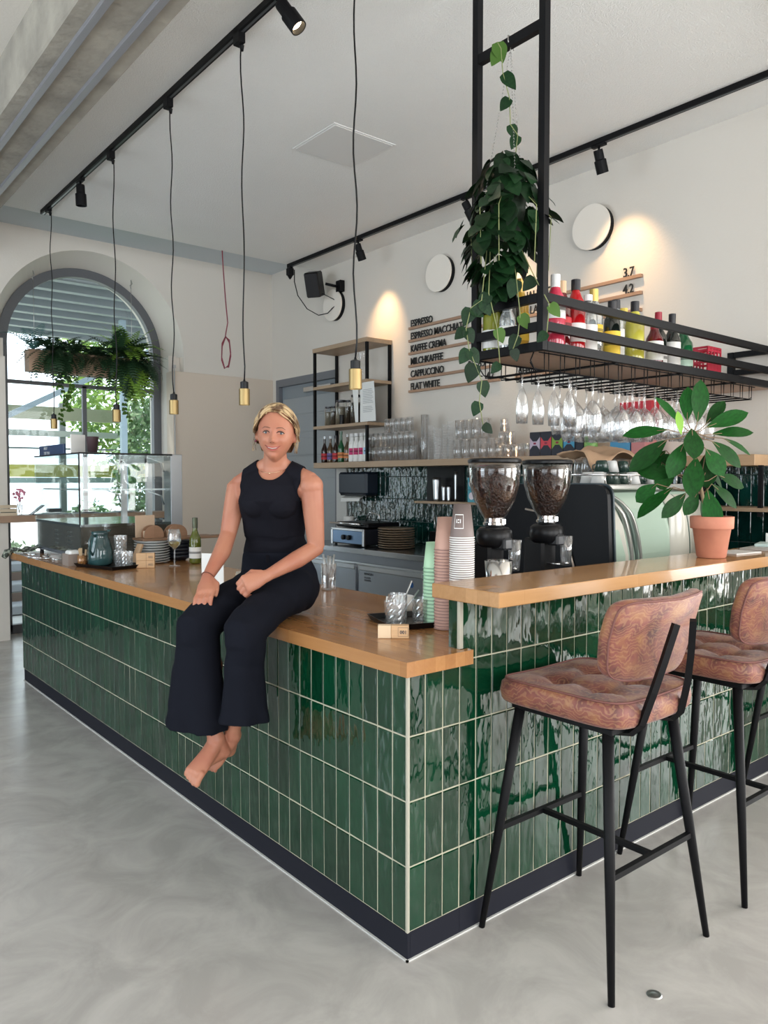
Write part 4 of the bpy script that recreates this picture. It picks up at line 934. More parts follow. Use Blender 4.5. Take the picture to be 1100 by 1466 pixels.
# cups on the machine
def cup(h, r): return B().lathe([(0,.003),(r*.6,.0),(r*.7,.006),(r,h),(r-.003,h),(r*.65,.008),(0,.008)], 20).tube([(r*.9,0,h*.8),(r*1.45,0,h*.75),(r*1.45,0,h*.4),(r*.8,0,h*.3)], .004, 6)
cupm = {}
for nm, m in (('dark_green', gloss('dark_green_cup', (.02,.05,.04))), ('white', white_p)):
    cupm[nm] = cup(.062, .042).mesh('coffee_cup'); cupm[nm].materials.append(m)
for i, (x, y, z, nm) in enumerate(((1.78,.58,0,'white'),(1.87,.56,0,'dark_green'),(1.96,.57,0,'dark_green'),(2.05,.56,0,'white'),(2.14,.58,0,'dark_green'),(2.24,.57,0,'white'),(1.83,.68,0,'white'),(1.92,.66,.062,'dark_green'),(2.02,.67,.062,'white'),(2.11,.66,.062,'dark_green'),(1.92,.66,0,'white'),(2.02,.67,0,'dark_green'),(2.11,.66,0,'white'))):
    o = copy_of(cupm[nm], 'coffee_cup', (x, y, 1.4525+z+.062), '%s coffee cup on the machine, %s in the %s' % (nm.replace('_',' '), ORD[i % 6 if i < 12 else 6], 'front row' if i < 6 else 'rear group'), 'cup', 'cups on the espresso machine', rz=i)
    o.rotation_euler = (pi, 0, i*1.1)
for i, (x, y) in enumerate(((2.02,.82),(2.11,.80),(2.20,.82),(2.29,.80),(2.38,.82),(2.06,.90),(2.15,.90),(2.25,.90))):
    glass((x, y, 1.4525), .145, .040, '%s tall clear glass under the tan cloth on the machine' % ORD[i], 'clear glasses on the espresso machine', r2=.03, flip=True)
# draped tan cloth over the glasses
v = []; f = []; NX, NY = 22, 14
for j in range(NY):
    for i in range(NX):
        u = i/(NX-1); s = j/(NY-1); x = 1.93+u*.52; y = .72+s*.24
        z = 1.615+.02*sin(u*9+s*3)+.035*math.exp(-((u-.55)/.22)**2)-.09*max(0, s-.0)*0
        z -= .10*max(0, .25-s)/.25*(.5+.5*sin(u*7+1))+.06*max(0, u-.8)/.2*0
        z += .012*noise.noise(Vector((u*8, s*8, 2)))
        v.append((x, y, z))
for j in range(NY-1):
    for i in range(NX-1): a = j*NX+i; f.append((a, a+1, a+NX+1, a+NX))
single(B().add(v, f, True), 'tan_cloth', pbr('tan_cloth', (.62,.40,.25), .8, bump=(200,.2,.002)), 'tan cloth draped over the glasses on the espresso machine', 'cloth')
cl_ = bpy.data.objects['tan_cloth']; md = cl_.modifiers.new('t', 'SOLIDIFY'); md.thickness = .004
single(B().box(2.90, 1.13, 1.6185, 3.04, 1.28, 1.83, .003), 'blue_box', pbr('blue_box', (.06,.28,.50), .4), 'blue carton behind the hanging wine glasses', 'box')
single(B().box(2.90, 1.02, 1.6185, 3.04, 1.12, 1.82, .003), 'rose_box', pbr('rose_box', (.55,.22,.22), .5), 'rose carton next to the blue carton behind the wine glasses', 'box')
single(B().box(2.99, 1.03, 1.821, 3.08, 1.27, 1.99, .003), 'red_box', pbr('red_box', (.55,.02,.04), .4), 'red carton high behind the hanging wine glasses', 'box')
# ------------------------------------------------------------------ stacks of paper cups at the bar end
def cup_stack(x, y, n, r1, r2, h, pitch, m_body, m_rim, col, z0=.933, group=None):
    body = B().lathe([(0,h-.002),(r1*.96,h-.002),(r1,h),(r2-.002,.006)], 24, sm=True).mesh('paper_cup')
    body.materials.append(m_body)
    rim = B().lathe([(r2-.003,.0),(r2,.001),(r2+.0008,.0025),(r2,.0042),(r2-.003,.005)], 24).mesh('rim'); rim.materials.append(m_rim)
    for i in range(n):
        t = bpy.data.objects.new('paper_cup', None); C.objects.link(t); t.location = (x, y, z0+i*pitch); t.empty_display_size = .02
        k = n-1-i
        nm = ORD[k]
        tag(t, '%s paper cup, %s from the top of its upturned stack' % (col, nm), 'paper cup', group)
        a = bpy.data.objects.new('cup_wall', body); C.objects.link(a); a.parent = t
        b_ = bpy.data.objects.new('rim', rim); C.objects.link(b_); b_.parent = t
    return
gcup = pbr('grey_brown_paper', (.20,.155,.145), .5); pinkc = pbr('rose_brown_paper', (.50,.30,.24), .6); mintc = pbr('mint_paper', (.42,.66,.45), .6)
cup_stack(.418, .188, 44, .030, .0445, .120, .0078, gcup, white_p, 'grey', group='grey paper cups in a tall stack')
cup_stack(.424, .277, 27, .030, .0425, .120, .0110, pinkc, pbr('rose_rim', (.33,.20,.17), .6), 'rose-brown', group='rose-brown paper cups in a stack')
cup_stack(.441, .356, 17, .030, .0420, .098, .0132, mintc, pbr('mint_rim', (.25,.42,.29), .6), 'mint green', group='mint green paper cups in a stack')
# square emblem printed on the topmost grey cup
zc = .933+43*.0078
def ring_on_cup(a0, a1, z0, z1, nm):
    v = []; f = []
    for k in range(9):
        a = radians(a0+(a1-a0)*k/8)
        for z in (z0, z1):
            r = .0445-(.0145)*(z-zc)/.128+.0006; v.append((.418+r*cos(a), .188+r*sin(a), z))
    for k in range(8): f.append((2*k, 2*k+2, 2*k+3, 2*k+1))
    return v, f
b = B()
for a in ((-178,-176,.035,.085),(-130,-128,.035,.085),(-178,-128,.035,.0375),(-178,-128,.0825,.085),(-166,-162,.055,.068),(-158,-150,.064,.068),(-158,-150,.055,.058),(-146,-142,.055,.068)):
    v, f = ring_on_cup(a[0], a[1], zc+a[2], zc+a[3], '')
    b.add(v, f)
top_cup = [o for o in bpy.data.objects if o.name.startswith('paper_cup') and o.type == 'EMPTY' and 'grey' in o['label'] and ', first from' in o['label']][0]
WL[top_cup.name] = Vector(top_cup.location); obj(b, 'square_emblem', white_p, top_cup)
# ------------------------------------------------------------------ leaves
def leaf_mesh(name, kind, seed=0):
    """leaf of length 1 along +Y, normal +Z"""
    rn = random.Random(seed); n = 9
    v = []; f = []
    for k in range(n+1):
        t = k/n
        if kind == 'heart': hw = .40*(sin(pi*min(1, t**.55*.97+.0)))**.8 if k not in (0, n) else 0; hw = .42*sin(pi*t**.62)**.85 if 0 < k < n else 0
        elif kind == 'obov': hw = .5*(sin(pi*t**1.25))**.75 if 0 < k < n else 0
        else: hw = .5*sin(pi*t)**.9 if 0 < k < n else 0
        y = t-(.06 if kind == 'heart' and k == 1 else 0)
        droop = -.16*t*t + (rn.uniform(-.01,.01))
        v += [(-hw, y, droop-.06*hw*0+.10*hw), (0, y, droop), (hw, y, droop+.10*hw)]
    for k in range(n):
        i = 3*k; f += [(i, i+1, i+4, i+3), (i+1, i+2, i+5, i+4)]
    me = bpy.data.meshes.new(name); me.from_pydata(v, [], f); me.polygons.foreach_set('use_smooth', [True]*len(f)); me.update(); return me
def place_leaf(me, name, parent, base, tip, width, up=None, curl=1, off=None):
    off = off or Vector(); base = Vector(base)-off; tip = Vector(tip)-off
    d = tip-base; L = d.length; y = d.normalized(); up = Vector(up or (0,0,1)); x = y.cross(up)
    if x.length < .05: x = Vector((1,0,0))
    x.normalize(); z = x.cross(y)
    o = bpy.data.objects.new(name, me); C.objects.link(o); o.parent = parent
    o.matrix_local = Matrix.Translation(base) @ Matrix(((x.x*width, y.x*L, z.x*L*curl, 0), (x.y*width, y.y*L, z.y*L*curl, 0), (x.z*width, y.z*L, z.z*L*curl, 0), (0,0,0,1)))
    return o
leafg = pbr('broad_leaf_green', (.008,.078,.010), .5, var=(9,(.005,.045,.006),.35,.7), rnd=.35, spec=.18)
leafy = pbr('young_leaf_green', (.20,.42,.03), .4, rnd=.2)
terra = pbr('terracotta', (.60,.245,.155), .8, var=(12,(.52,.20,.13),.35,.65))
soil = pbr('soil', (.03,.02,.012), .95, bump=(60,1,.01))
pb = Vector((1.705,-.055,1.1365))
pt = thing('potted_plant', 'large-leaved green plant in a terracotta pot on the bar top', 'plant', pb)
obj(B().lathe([(0,.004),(.055,.0),(.060,.004),(.078,.125),(.086,.127),(.0885,.130),(.090,.178),(.086,.180),(.080,.176),(.072,.13),(.06,.04)], 36), 'terracotta_pot', terra, pt, False)
obj(B().lathe([(0,.155),(.078,.155)], 24), 'soil', soil, pt, False)
hubs = {}
stem_m = pbr('stem_green', (.12,.16,.05), .6)
sb = B().tube([pb+Vector((0,0,.15)), (1.66,-.04,1.38), (1.645,-.02,1.50), (1.62,.01,1.66)], [.009,.008,.007,.005], 8)
obj(sb, 'stem', pbr('stem_bark', (.22,.16,.09), .8), pt)
mob = [leaf_mesh('leaf', 'obov', s) for s in range(3)]
for m in mob: m.materials.append(leafg)
petb = B()
camv = Vector((-.634,-.773,.35))
for i, (a, e, w_, h) in enumerate(LEAVES):
    a = Vector(a); e = Vector(e); h = Vector(h)
    up = camv+Vector((random.uniform(-.5,.5), random.uniform(-.5,.5), random.uniform(.2,.9)))
    e = a+(e-a)*1.16; o = place_leaf(mob[i%3], 'leaf', pt, a, e, w_*1.16, up, .6, pb)
    mid = a.lerp(h, .5)+Vector((0,0,-.01)); petb.tube([h, mid, a, a.lerp(e, .25)], [.0025,.0022,.002,.0012], 6)
    # pale midrib
obj(petb, 'petioles', pbr('petiole', (.25,.16,.09), .6), pt)
o = place_leaf(leaf_mesh('leaf','obov',9), 'leaf', pt, (1.575,.02,1.665), (1.565,.03,1.77), .035, camv, .5, pb); o.data.materials.append(leafy)
o['label'] = 'young yellow-green leaf'
# ------------------------------------------------------------------ hanging heart-leaved plant in the shelf frame
pc = Vector((.965,.47,2.60))
po = thing('hanging_plant', 'trailing heart-leaved plant hung on chains inside the black shelf frame', 'plant', pc)
obj(B().lathe([(0,-.13),(.05,-.11),(.07,-.02),(.078,.05),(.072,.05),(.065,-.02),(0,-.02)], 24, loc=pc), 'hanging_pot', pbr('dark_green_pot', (.03,.05,.03), .5), po)
chain = pbr('chain_metal', (.45,.44,.42), .3, .9)
for q in ((.10,0,.05), (-.06,.08,.05), (-.05,-.085,.05)):
    b = B(); A = pc+Vector(q); E_ = Vector((.981,.475,3.275)); n = 46
    for k in range(n):
        p = A.lerp(E_, k/n); d = (E_-A).normalized(); s = Vector((1,0,0)) if k % 2 else Vector((0,1,0))
        b.tube([p-s*.003, p+d*.010, p+s*.003+d*.004], .0011, 4)
    obj(b, 'chain', chain, po)
obj(B().tube([(.981,.475,3.275),(.965,.475,3.30),(.965,.475,3.32),(1.0,.475,3.32),(1.0,.475,3.27)], .003, 6), 'hook', chain, po)
hl = pbr('heart_leaf_green', (.009,.034,.010), .45, var=(8,(.004,.018,.006),.3,.7), rnd=.4, spec=.2)
hly = pbr('heart_leaf_light', (.055,.12,.02), .5, rnd=.25, spec=.2)
mh = [leaf_mesh('leaf', 'heart', s) for s in range(4)]
for m in mh: m.materials.append(hl)
mhy = leaf_mesh('leaf','heart',7); mhy.materials.append(hly)
rn = random.Random(11)
vb = B()
for i in range(250):
    z = rn.uniform(-1, 1); a = rn.uniform(0, 2*pi); rr = sqrt(1-z*z)*rn.uniform(.55, 1)
    zz = z*.29+(-.05); s = 1.0 if zz > -.10 else max(.45, 1+(zz+.10)*2.0)
    p = pc+Vector((cos(a)*rr*.165*s-.03*(zz < -.05), sin(a)*rr*.165*s+.03*(zz < -.05), zz))
    if zz > .0: p.x *= 1
    dirn = Vector((cos(a)*.55+rn.uniform(-.4,.4), sin(a)*.55+rn.uniform(-.4,.4), rn.uniform(-1.1,-.2))).normalized()
    L = rn.uniform(.07,.10)
    place_leaf(mh[i%4], 'leaf', po, p, p+dirn*L, L*rn.uniform(.85,1.1), Vector((cos(a), sin(a), .5+rn.uniform(-.4,.4))), 1, pc)
VINES = [[(0.892,0.469,3.265),(0.905,0.46,3.24),(0.906,0.45,3.137),(0.925,0.43,3.037),(0.93,0.429,2.931),(0.955,0.41,2.888),(0.945,0.42,2.76)],
 [(.86,.49,2.42),(0.815,0.476,2.208),(0.785,0.507,2.179),(0.767,0.517,2.094),(0.77,0.502,2.008),(0.787,0.486,1.951),(0.807,0.465,1.879),(0.80,0.472,1.794),(0.807,0.457,1.70)],
 [(.93,.42,2.45),(0.928,0.388,2.294),(0.936,0.374,2.151),(0.927,0.377,2.065),(0.91,0.388,2.01)],
 [(.95,.40,2.45),(0.961,0.32,2.294),(0.98,0.26,2.179),(0.966,0.26,2.065)],
 [(.87,.48,2.42),(0.838,0.458,2.237),(0.861,0.432,2.094),(0.866,0.42,1.951)]]
for vi, V_ in enumerate(VINES):
    vb.tube(V_, .0022, 5)
    for k, p in enumerate(V_):
        if vi and k == 0: continue
        p = Vector(p); s = (-1)**k; side = Vector((.773,-.634,0))*s
        for q in range(1 if vi < 1 else 1 + (k < 5 and vi == 1)):
            d = (side*rn.uniform(.2,.9)*(1 if q == 0 else -1)+Vector((0,0,-rn.uniform(.5,1)))).normalized(); L = rn.uniform(.06,.085) if k < len(V_)-1 else .055
            place_leaf(mhy if (vi in (0,) and k < 2) or (k == 2 and vi > 1) else mh[k%4], 'leaf', po, p, p+d*L, L*.95, camv, .8, pc)
for k in range(10):
    a = rn.uniform(0, 2*pi); p = pc+Vector((cos(a)*.1, sin(a)*.1, .05))
    vb.tube([p, p+Vector((cos(a)*.08, sin(a)*.08, -.08)), p+Vector((cos(a)*.07, sin(a)*.07, -.3))], .002, 5)
obj(vb, 'vine_stems', pbr('vine_stem', (.22,.25,.10), .6), po)
# ------------------------------------------------------------------ window planter with ferns
pl0 = Vector((1.05, 6.03, 2.50))
pw = thing('hanging_planter', 'long pale wooden trough hanging in the arched window', 'planter', pl0)
wood_p = wood('planter_wood', (.50,.33,.22), (.38,.25,.17), .6, 0, .2, 0)
obj(B().box(.51,5.95,2.50,1.66,5.965,2.70).box(.51,6.095,2.50,1.66,6.11,2.70).box(.51,5.965,2.50,.525,6.095,2.70).box(1.645,5.965,2.50,1.66,6.095,2.70).box(.525,5.965,2.50,1.645,6.095,2.515), 'trough', wood_p, pw)
obj(B().box(.525,5.965,2.515,1.645,6.095,2.66), 'soil', soil, pw)
for x in (.58, 1.52):
    zt = cz+sqrt(.86**2-(x-cx)**2)
    obj(B().tube([(x,6.03,2.67),(x,6.03,zt)], .0022, 5).tube([(x,6.03,zt-.09),(x-.012,6.03,zt-.06),(x+.012,6.03,zt-.04),(x,6.03,zt)], .005, 6), 'hanging_wire', chain, pw)
def frond(L, droop, wd, n=15, seed=0, narrow=False):
    """fern frond along +Y bending down"""
    rn = random.Random(seed); b = B(); P = []
    for k in range(n+1):
        t = k/n; P.append(Vector((0, L*sin(t*droop)/droop, L*(1-cos(t*droop))/-droop)))
    b.tube(P, [.003*(1-.7*k/n) for k in range(n+1)], 4)
    for k in range(1, n+1):
        t = k/n; w_ = wd*(sin(pi*min(1, t*.92+.08))**.8)+.004; d = (P[k]-P[k-1]).normalized(); nrm = Vector((1,0,0)).cross(d)
        for s in (-1, 1):
            e = P[k]+Vector((s*w_, 0, 0))+d*w_*.35-nrm*0; hw = L/n*(.30 if narrow else .46)
            m = (P[k]+e)/2
            b.add([P[k]-d*hw*.5, m-d*hw*.8+Vector((0,0,-.002)), e, m+d*hw*.8+Vector((0,0,.002)), P[k]+d*hw*.5], [(0,1,2,3,4)] if s > 0 else [(4,3,2,1,0)])
    return b.mesh('frond')
fern_m = {'dark': pbr('fern_backlit_dark', (.012,.045,.014), .6, rnd=.4), 'bright': pbr('fern_bright', (.16,.30,.035), .55, rnd=.3), 'blue': pbr('palm_bluegreen', (.05,.15,.14), .5, rnd=.2)}  # shade of the backlit fronds is put into the dark green
fr_d = {}
for kk in fern_m:
    fr_d[kk] = []
    for s in range(3):
        m = frond(.46, (.8, 1.3, 1.9)[s], .075, seed=s, narrow=kk == 'blue'); m.materials.append(fern_m[kk]); fr_d[kk].append(m)
def fern(x, lab, kind, n, size, spread=(0, 2*pi), up=(.2, 1.2), seed=0):
    t = thing('fern', lab, 'fern', (x, 5.985, 2.70), 'ferns in the window trough'); n = int(n*2.4); size *= 1.22; rn = random.Random(seed)
    for k in range(n):
        o = bpy.data.objects.new('frond', rn.choice(fr_d[kind])); C.objects.link(o); o.parent = t
        a = spread[0]+(spread[1]-spread[0])*(k+rn.random()*.6)/n; s = size*rn.uniform(.75,1.15)
        o.rotation_euler = (rn.uniform(*up), 0, a); o.scale = (s, s, s)
    return t
fern(.56, 'blue-green palm with stiff fan leaves at the left end of the trough', 'blue', 7, .62, (.2*pi, 1.8*pi), (.5,1.2), 1)
fern(.74, 'dark fern drooping over the left part of the trough', 'dark', 17, .66, (.28*pi,1.72*pi), (-.6,1.0), 2)
fern(.92, 'short dark fern left of the middle of the trough', 'dark', 13, .55, (.28*pi,1.72*pi), (-.3,1.1), 3)
fern(1.12, 'low green fern in the middle of the trough', 'dark', 13, .55, (.28*pi,1.72*pi), (-.4,1.0), 4)
fern(1.35, 'full dark fern right of the middle of the trough', 'dark', 18, .75, (.28*pi,1.72*pi), (-.7,1.0), 5)
fern(1.46, 'tall bright yellow-green fern standing up at the right', 'bright', 12, .75, (.28*pi,1.72*pi), (.7,1.35), 6)
fern(1.58, 'dense dark fern at the right end of the trough', 'dark', 20, .58, (.28*pi,1.72*pi), (-.8,1.1), 7)
fern(1.50, 'light green drooping fern hanging far below the trough', 'bright', 12, .85, (pi*.6, pi*1.4), (-1.2,-.3), 8)
fern(.78, 'dark fern with fronds hanging over the front left of the trough', 'dark', 11, .62, (.6*pi,1.4*pi), (-.3,.5), 11)
fern(1.22, 'dark fern with fronds hanging over the front middle of the trough', 'dark', 9, .42, (.6*pi,1.4*pi), (-.1,.6), 12)
fern(1.50, 'dark fern with fronds hanging over the front right of the trough', 'dark', 12, .66, (.6*pi,1.4*pi), (-.3,.5), 13)
for i, (x, y, zb, lab) in enumerate(((.80,5.93,2.02,'long ivy strand trailing down left of the window mullion'), (.86,5.94,2.15,'shorter ivy strand beside the long one'), (1.42,5.93,2.08,'ivy strand trailing below the right part of the trough'))):
    t = thing('ivy', lab, 'ivy', (x, y, 2.66)); P = []; rn = random.Random(20+i)
    for k in range(16): P.append((x+.025*sin(k*.8+i), y-.01+.01*cos(k), 2.68-(2.68-zb)*k/15))
    obj(B().tube(P, .002, 5), 'stem', pbr('vine_stem', (.22,.25,.10), .6), t)
    mi = mhy
    for k in range(1, 16):
        for s in (-1, 1):
            p = Vector(P[k]); d = Vector((s*rn.uniform(.4,1), rn.uniform(-.6,.1), -rn.uniform(.1,.8))).normalized(); L = rn.uniform(.03,.05)
            place_leaf(mi, 'leaf', t, p, p+d*L, L, (0,-1,.4), 1, Vector((x,y,2.66)))
# ------------------------------------------------------------------ window ledge with magazines, crate, flowers
lg = thing('window_ledge', 'thick wooden counter board running across the arched window', 'ledge', (1.05,5.95,1.1))
obj(B().box(cx-R+.02, 5.86, 1.085, 1.885, 6.16, 1.148, .003), 'board', wood('ledge_wood', (.42,.27,.18), (.30,.19,.13), .5, 0, .1, 0), lg)
for x in (cx-R+.06, 1.80): obj(B().box(x, 5.95, .0, x+.04, 6.05, 1.085), 'bracket', dark_frame, lg)
mc = [(.62,.68,.74),(.15,.2,.3),(.7,.7,.68),(.3,.36,.42),(.55,.6,.66),(.10,.10,.12),(.68,.72,.74),(.2,.28,.36)]
for i, (x, ry, c_) in enumerate(((.62,.3,0),(.78,-.2,1),(.95,.25,2),(1.12,-.1,3),(1.28,.4,4),(1.02,.1,5),(.72,-.5,6),(1.42,.15,7))):
    t = thing('magazine', 'magazine lying on the window ledge, %s from the left' % ORD[sorted((.62,.78,.95,1.12,1.28,1.02,.72,1.42)).index(x)], 'magazine', (x, 6.0+.02*sin(i*2), 1.1485+.008*(i > 4)), 'magazines on the window ledge', ry)
    obj(B().box(-.10,-.07,0,.10,.07,.006,.001), 'cover', pbr('magazine_%d' % c_, mc[c_], .3), t, False)
    obj(B().box(-.097,-.067,.001,.101,.067,.005), 'pages', paper, t, False)
t = thing('wooden_crate', 'small pale wooden crate at the left end of the window ledge', 'crate', (.29,5.92,1.1485))
for z in (0,.035,.07): obj(B().box(-.07,-.05,z,.07,-.045,z+.028).box(-.07,.045,z,.07,.05,z+.028).box(-.07,-.045,z,-.065,.045,z+.028).box(.065,-.045,z,.07,.045,z+.028), 'slat', pbr('pale_pine', (.62,.50,.36), .7), t, False)
obj(B().box(-.065,-.045,0,.065,.045,.06), 'contents', pbr('dark_cards', (.05,.05,.05), .7), t, False)
t = thing('flower_bunch', 'bunch of pink blossoms beside the crate on the window ledge', 'flowers', (.40,5.95,1.1485))
b = B(); rn = random.Random(4)
obj(B().lathe([(0,0),(.025,0),(.03,.10),(.028,.10),(.02,.01)], 14), 'small_vase', clear, t, False)
for k in range(26):
    a = rn.uniform(0,2*pi); r_ = rn.uniform(0,.05); b.ball((cos(a)*r_, sin(a)*r_, rn.uniform(.13,.24)), rn.uniform(.008,.016), 6, 4)
obj(b, 'blossoms', pbr('pink_petals', (.75,.30,.40), .7), t, False)
obj(B().tube([(0,0,.02),(.01,0,.18)], .003,5).tube([(0,0,.02),(-.02,.01,.17)], .003,5), 'stalks', stem_m, t, False)
t = thing('tablet_stand', 'dark tilted clipboard leaning up from the window ledge', 'clipboard', (.50,5.95,1.1485))
obj(B().bar((0,0,.003), (.11,0,.09), .10, .006), 'board', blackp, t, False)
single(B().box(-.06,-.05,0,.06,.05,.035,.008), 'dark_pouch', blackp, 'dark pouch behind the magazines on the ledge', 'pouch', (.74,6.06,1.166))
# ------------------------------------------------------------------ cake display case on the counter
x0, x1, y0, y1, zb, zt = .13, .86, 3.40, 4.42, .932, 1.65
dc = thing('display_case', 'glass cake display case with stainless frame on the far counter end', 'display case', (.5,3.9,zb))
bs = pbr('case_base_brown', (.14,.115,.095), .15, .3)
for (x, y) in ((x0+.03,y0+.03),(x1-.05,y0+.03),(x0+.03,y1-.05),(x1-.05,y1-.05)): obj(B().lathe([(.015,0),(.015,.032)], 10, loc=(x,y,zb)), 'foot', blackp, dc)
obj(B().box(x0+.012, y0+.012, .964, x1-.02, y1-.012, 1.165), 'base_cabinet', bs, dc)
obj(B().box(x0, y0, .962, x0+.012, y1, .985).box(x0, y0, .962, x1, y0+.012, .985), 'base_rail', pbr('blue_steel', (.40,.46,.55), .25, .8), dc)
for y in (3.62, 3.90): 
    for k in range(9): obj(B().box(x0+.009, y, 1.0+.015*k, x0+.013, y+.07, 1.006+.015*k), 'vent_slit', steel, dc) if k % 2 == 0 else None
obj(B().box(x0+.005, y0+.005, 1.165, x1-.02, y1-.005, 1.182), 'steel_deck', pbr('steel_deck', (.6,.63,.66), .12, 1), dc)
pane2 = thin_glass('case_glass', (.95,.975,.97), edge=.15, base=.03)
obj(B().box(x0, y0, .985, x0+.006, y1, zt-.008), 'side_glass', pane2, dc); obj(B().box(x0+.006, y0, .985, x1-.10, y0+.006, zt-.008), 'front_glass', pane2, dc)
obj(B().box(x0, y1-.006, 1.18, x1-.1, y1, zt-.008), 'far_glass', pane2, dc)
obj(B().box(x0, y0, zt-.008, x1-.09, y1, zt), 'top_glass', thin_glass('top_glass', (.75,.82,.84), edge=.3, base=.25), dc)
obj(B().bar((x0, y0, zt), (x0, y1, zt), .008).bar((x0, y0, zt), (x1-.09, y0, zt), .012), 'top_edge', blackp, dc)
obj(B().box(x0-.002, y0-.002, 1.18, x0+.006, y0+.006, zt), 'corner_joint', blackp, dc)
obj(B().box(x0+.05, y0+.10, 1.405, x1-.10, y1-.05, 1.413), 'glass_shelf', pane2, dc)
obj(B().bar((x0+.05,y0+.10,1.409),(x1-.10,y0+.10,1.409),.010).bar((x0+.05,y0+.10,1.409),(x0+.05,y1-.05,1.409),.008), 'shelf_rim', steel, dc)
obj(B().box(x1-.10, y0-.0, .964, x1-.015, y0+.12, zt+.004, .002), 'steel_column', pbr('column_steel', (.34,.35,.36), .38, 1, bump=(60,.05,.002), stretch=(1,1,.1)), dc)
for yy in (y0+.45, y0+.95): obj(B().box(x1-.09, yy, 1.18, x1-.05, yy+.035, zt), 'rear_post', steel, dc)
obj(B().box(x1-.09, y0+.12, zt-.05, x1-.05, y1, zt-.01), 'rear_header', steel, dc)
for z0_, z1_ in ((1.30,1.405),(1.53,1.642)):
    for yy in (y0+.10, y1-.08):
        obj(B().tube([(x1-.11, yy, z0_), (x1-.13, yy, z0_+(z1_-z0_)*.6), (x1-.22, yy, z1_-.01)], .006, 6), 'curved_bracket', steel, dc)
single(B().lathe([(0,.0),(.029,.0),(.040,.108),(.042,.112),(.039,.112),(.028,.004)], 22), 'paper_cup', pbr('espresso_brown_cup', (.06,.035,.04), .5), 'single dark brown paper cup standing on top of the display case', 'cup', (.24,3.46,zt))
single(B().box(-.055,-.004,0,.055,.004,.13,.001), 'price_card', paper, 'small white card standing beside the brown cup on the case', 'card', (.19,3.60,zt), rotz=.3)
t = thing('counter_sign', 'dark blue sign with white letters on top of the display case', 'sign', (.20,4.15,zt))
obj(B().box(.15, 3.78, zt, .165, 4.36, zt+.075, .002), 'sign_board', pbr('navy_board', (.03,.06,.14), .35), t)
obj(xform(text('THE YOO', .032, .0005, 1.05), Matrix.Translation((.1492, 4.24, zt+.008)) @ RX()), 'lettering', white_p, t)
obj(xform(text('HOLLY', .026, .0005, 1.05), Matrix.Translation((.1492, 4.24, zt+.046)) @ RX()), 'lettering', white_p, t)
# ------------------------------------------------------------------ things on the far part of the counter
ZC = .9325
def tray(loc, lab, w_, d_, rz, h=.022):
    t = thing('serving_tray', lab, 'tray', loc, rotz=rz)
    obj(B().box(-w_/2+.012,-d_/2+.012,0,w_/2-.012,d_/2-.012,.005), 'tray_floor', blackp, t, False)
    b = B(); 
    lo = [(-w_/2+.012,-d_/2+.012),(w_/2-.012,-d_/2+.012),(w_/2-.012,d_/2-.012),(-w_/2+.012,d_/2-.012)]; hi = [(-w_/2,-d_/2),(w_/2,-d_/2),(w_/2,d_/2),(-w_/2,d_/2)]
    for i in range(4):
        j = (i+1)%4; A, E_ = lo[i], lo[j]; G, H_ = hi[i], hi[j]; s = .004
        b.add([(*A,0),(*E_,0),(*H_,h),(*G,h),(A[0]*.97,A[1]*.97,.004),(E_[0]*.97,E_[1]*.97,.004),(H_[0]*.965,H_[1]*.965,h),(G[0]*.965,G[1]*.965,h)], [(0,1,2,3),(7,6,5,4),(3,2,6,7)])
    obj(b, 'tray_rim', blackp, t, False); return t
tray((.20,3.05,ZC), 'black tray under the teal glass jug at the far counter', .25, .40, .25)
jg = thing('glass_jug', 'bulbous dark teal glass jug with a handle on the far tray', 'jug', (.17,3.14,ZC+.006))
teal = pbr('teal_glass', (.02,.055,.06), .06, coat=.6, var=(6,(.05,.12,.12),.35,.75))
obj(B().lathe([(0,.002),(.060,.0),(.074,.012),(.080,.05),(.074,.10),(.060,.155),(.050,.18),(.052,.195),(.058,.212),(.055,.212),(.048,.19),(0,.186)], 32), 'jug_body', teal, jg, False)
obj(B().tube([(-.045,-.030,.185),(-.068,-.055,.195),(-.088,-.065,.16),(-.086,-.062,.10),(-.062,-.045,.07)], .0075, 8), 'handle', teal, jg, False)
obj(B().tube([(.05,.01,.21),(.062,.01,.214),(.075,.012,.218)], [.012,.009,.004], 8), 'spout', teal, jg, False)
def cut_glass(h, r):
    """faceted crystal tumbler"""
    v = []; f = []; n = 24; lv = 7
    for j in range(lv+1):
        for i in range(n):
            a = 2*pi*(i+.5*(j%2))/n; rr = r*(1+.045*((i+j)%2))*(.9+.1*j/lv); v.append((rr*cos(a), rr*sin(a), h*j/lv))
    for j in range(lv):
        for i in range(n): i2 = (i+1)%n; f.append((j*n+i, j*n+i2, (j+1)*n+i2, (j+1)*n+i))
    f.append(tuple(range(n-1,-1,-1))); b = B().add(v, f, False); b.lathe([(r*.94,h),(r*.86,.012),(0,.012)], 20); return b
cgm = thin_glass('cut_crystal', edge=.5, base=.10, rough=.03, body=.05, bodycol=(.8,.86,.9))
for i, (x, y, z, lab) in enumerate(((.27,3.07,ZC+.006,'cut-glass tumbler beside the teal jug, bottom one'), (.275,3.075,ZC+.10,'cut-glass tumbler standing on another beside the teal jug'), (.27,2.965,ZC+.006,'cut-glass tumbler at the near right of the far tray'))):
    single(cut_glass(.092,.040), 'crystal_tumbler', cgm, lab, 'glass', (x,y,z))
t = thing('straw_box', 'grey wooden box holding paper napkins at the counter edge', 'box', (.055,3.30,ZC))
gw = pbr('grey_wood', (.26,.21,.18), .7)
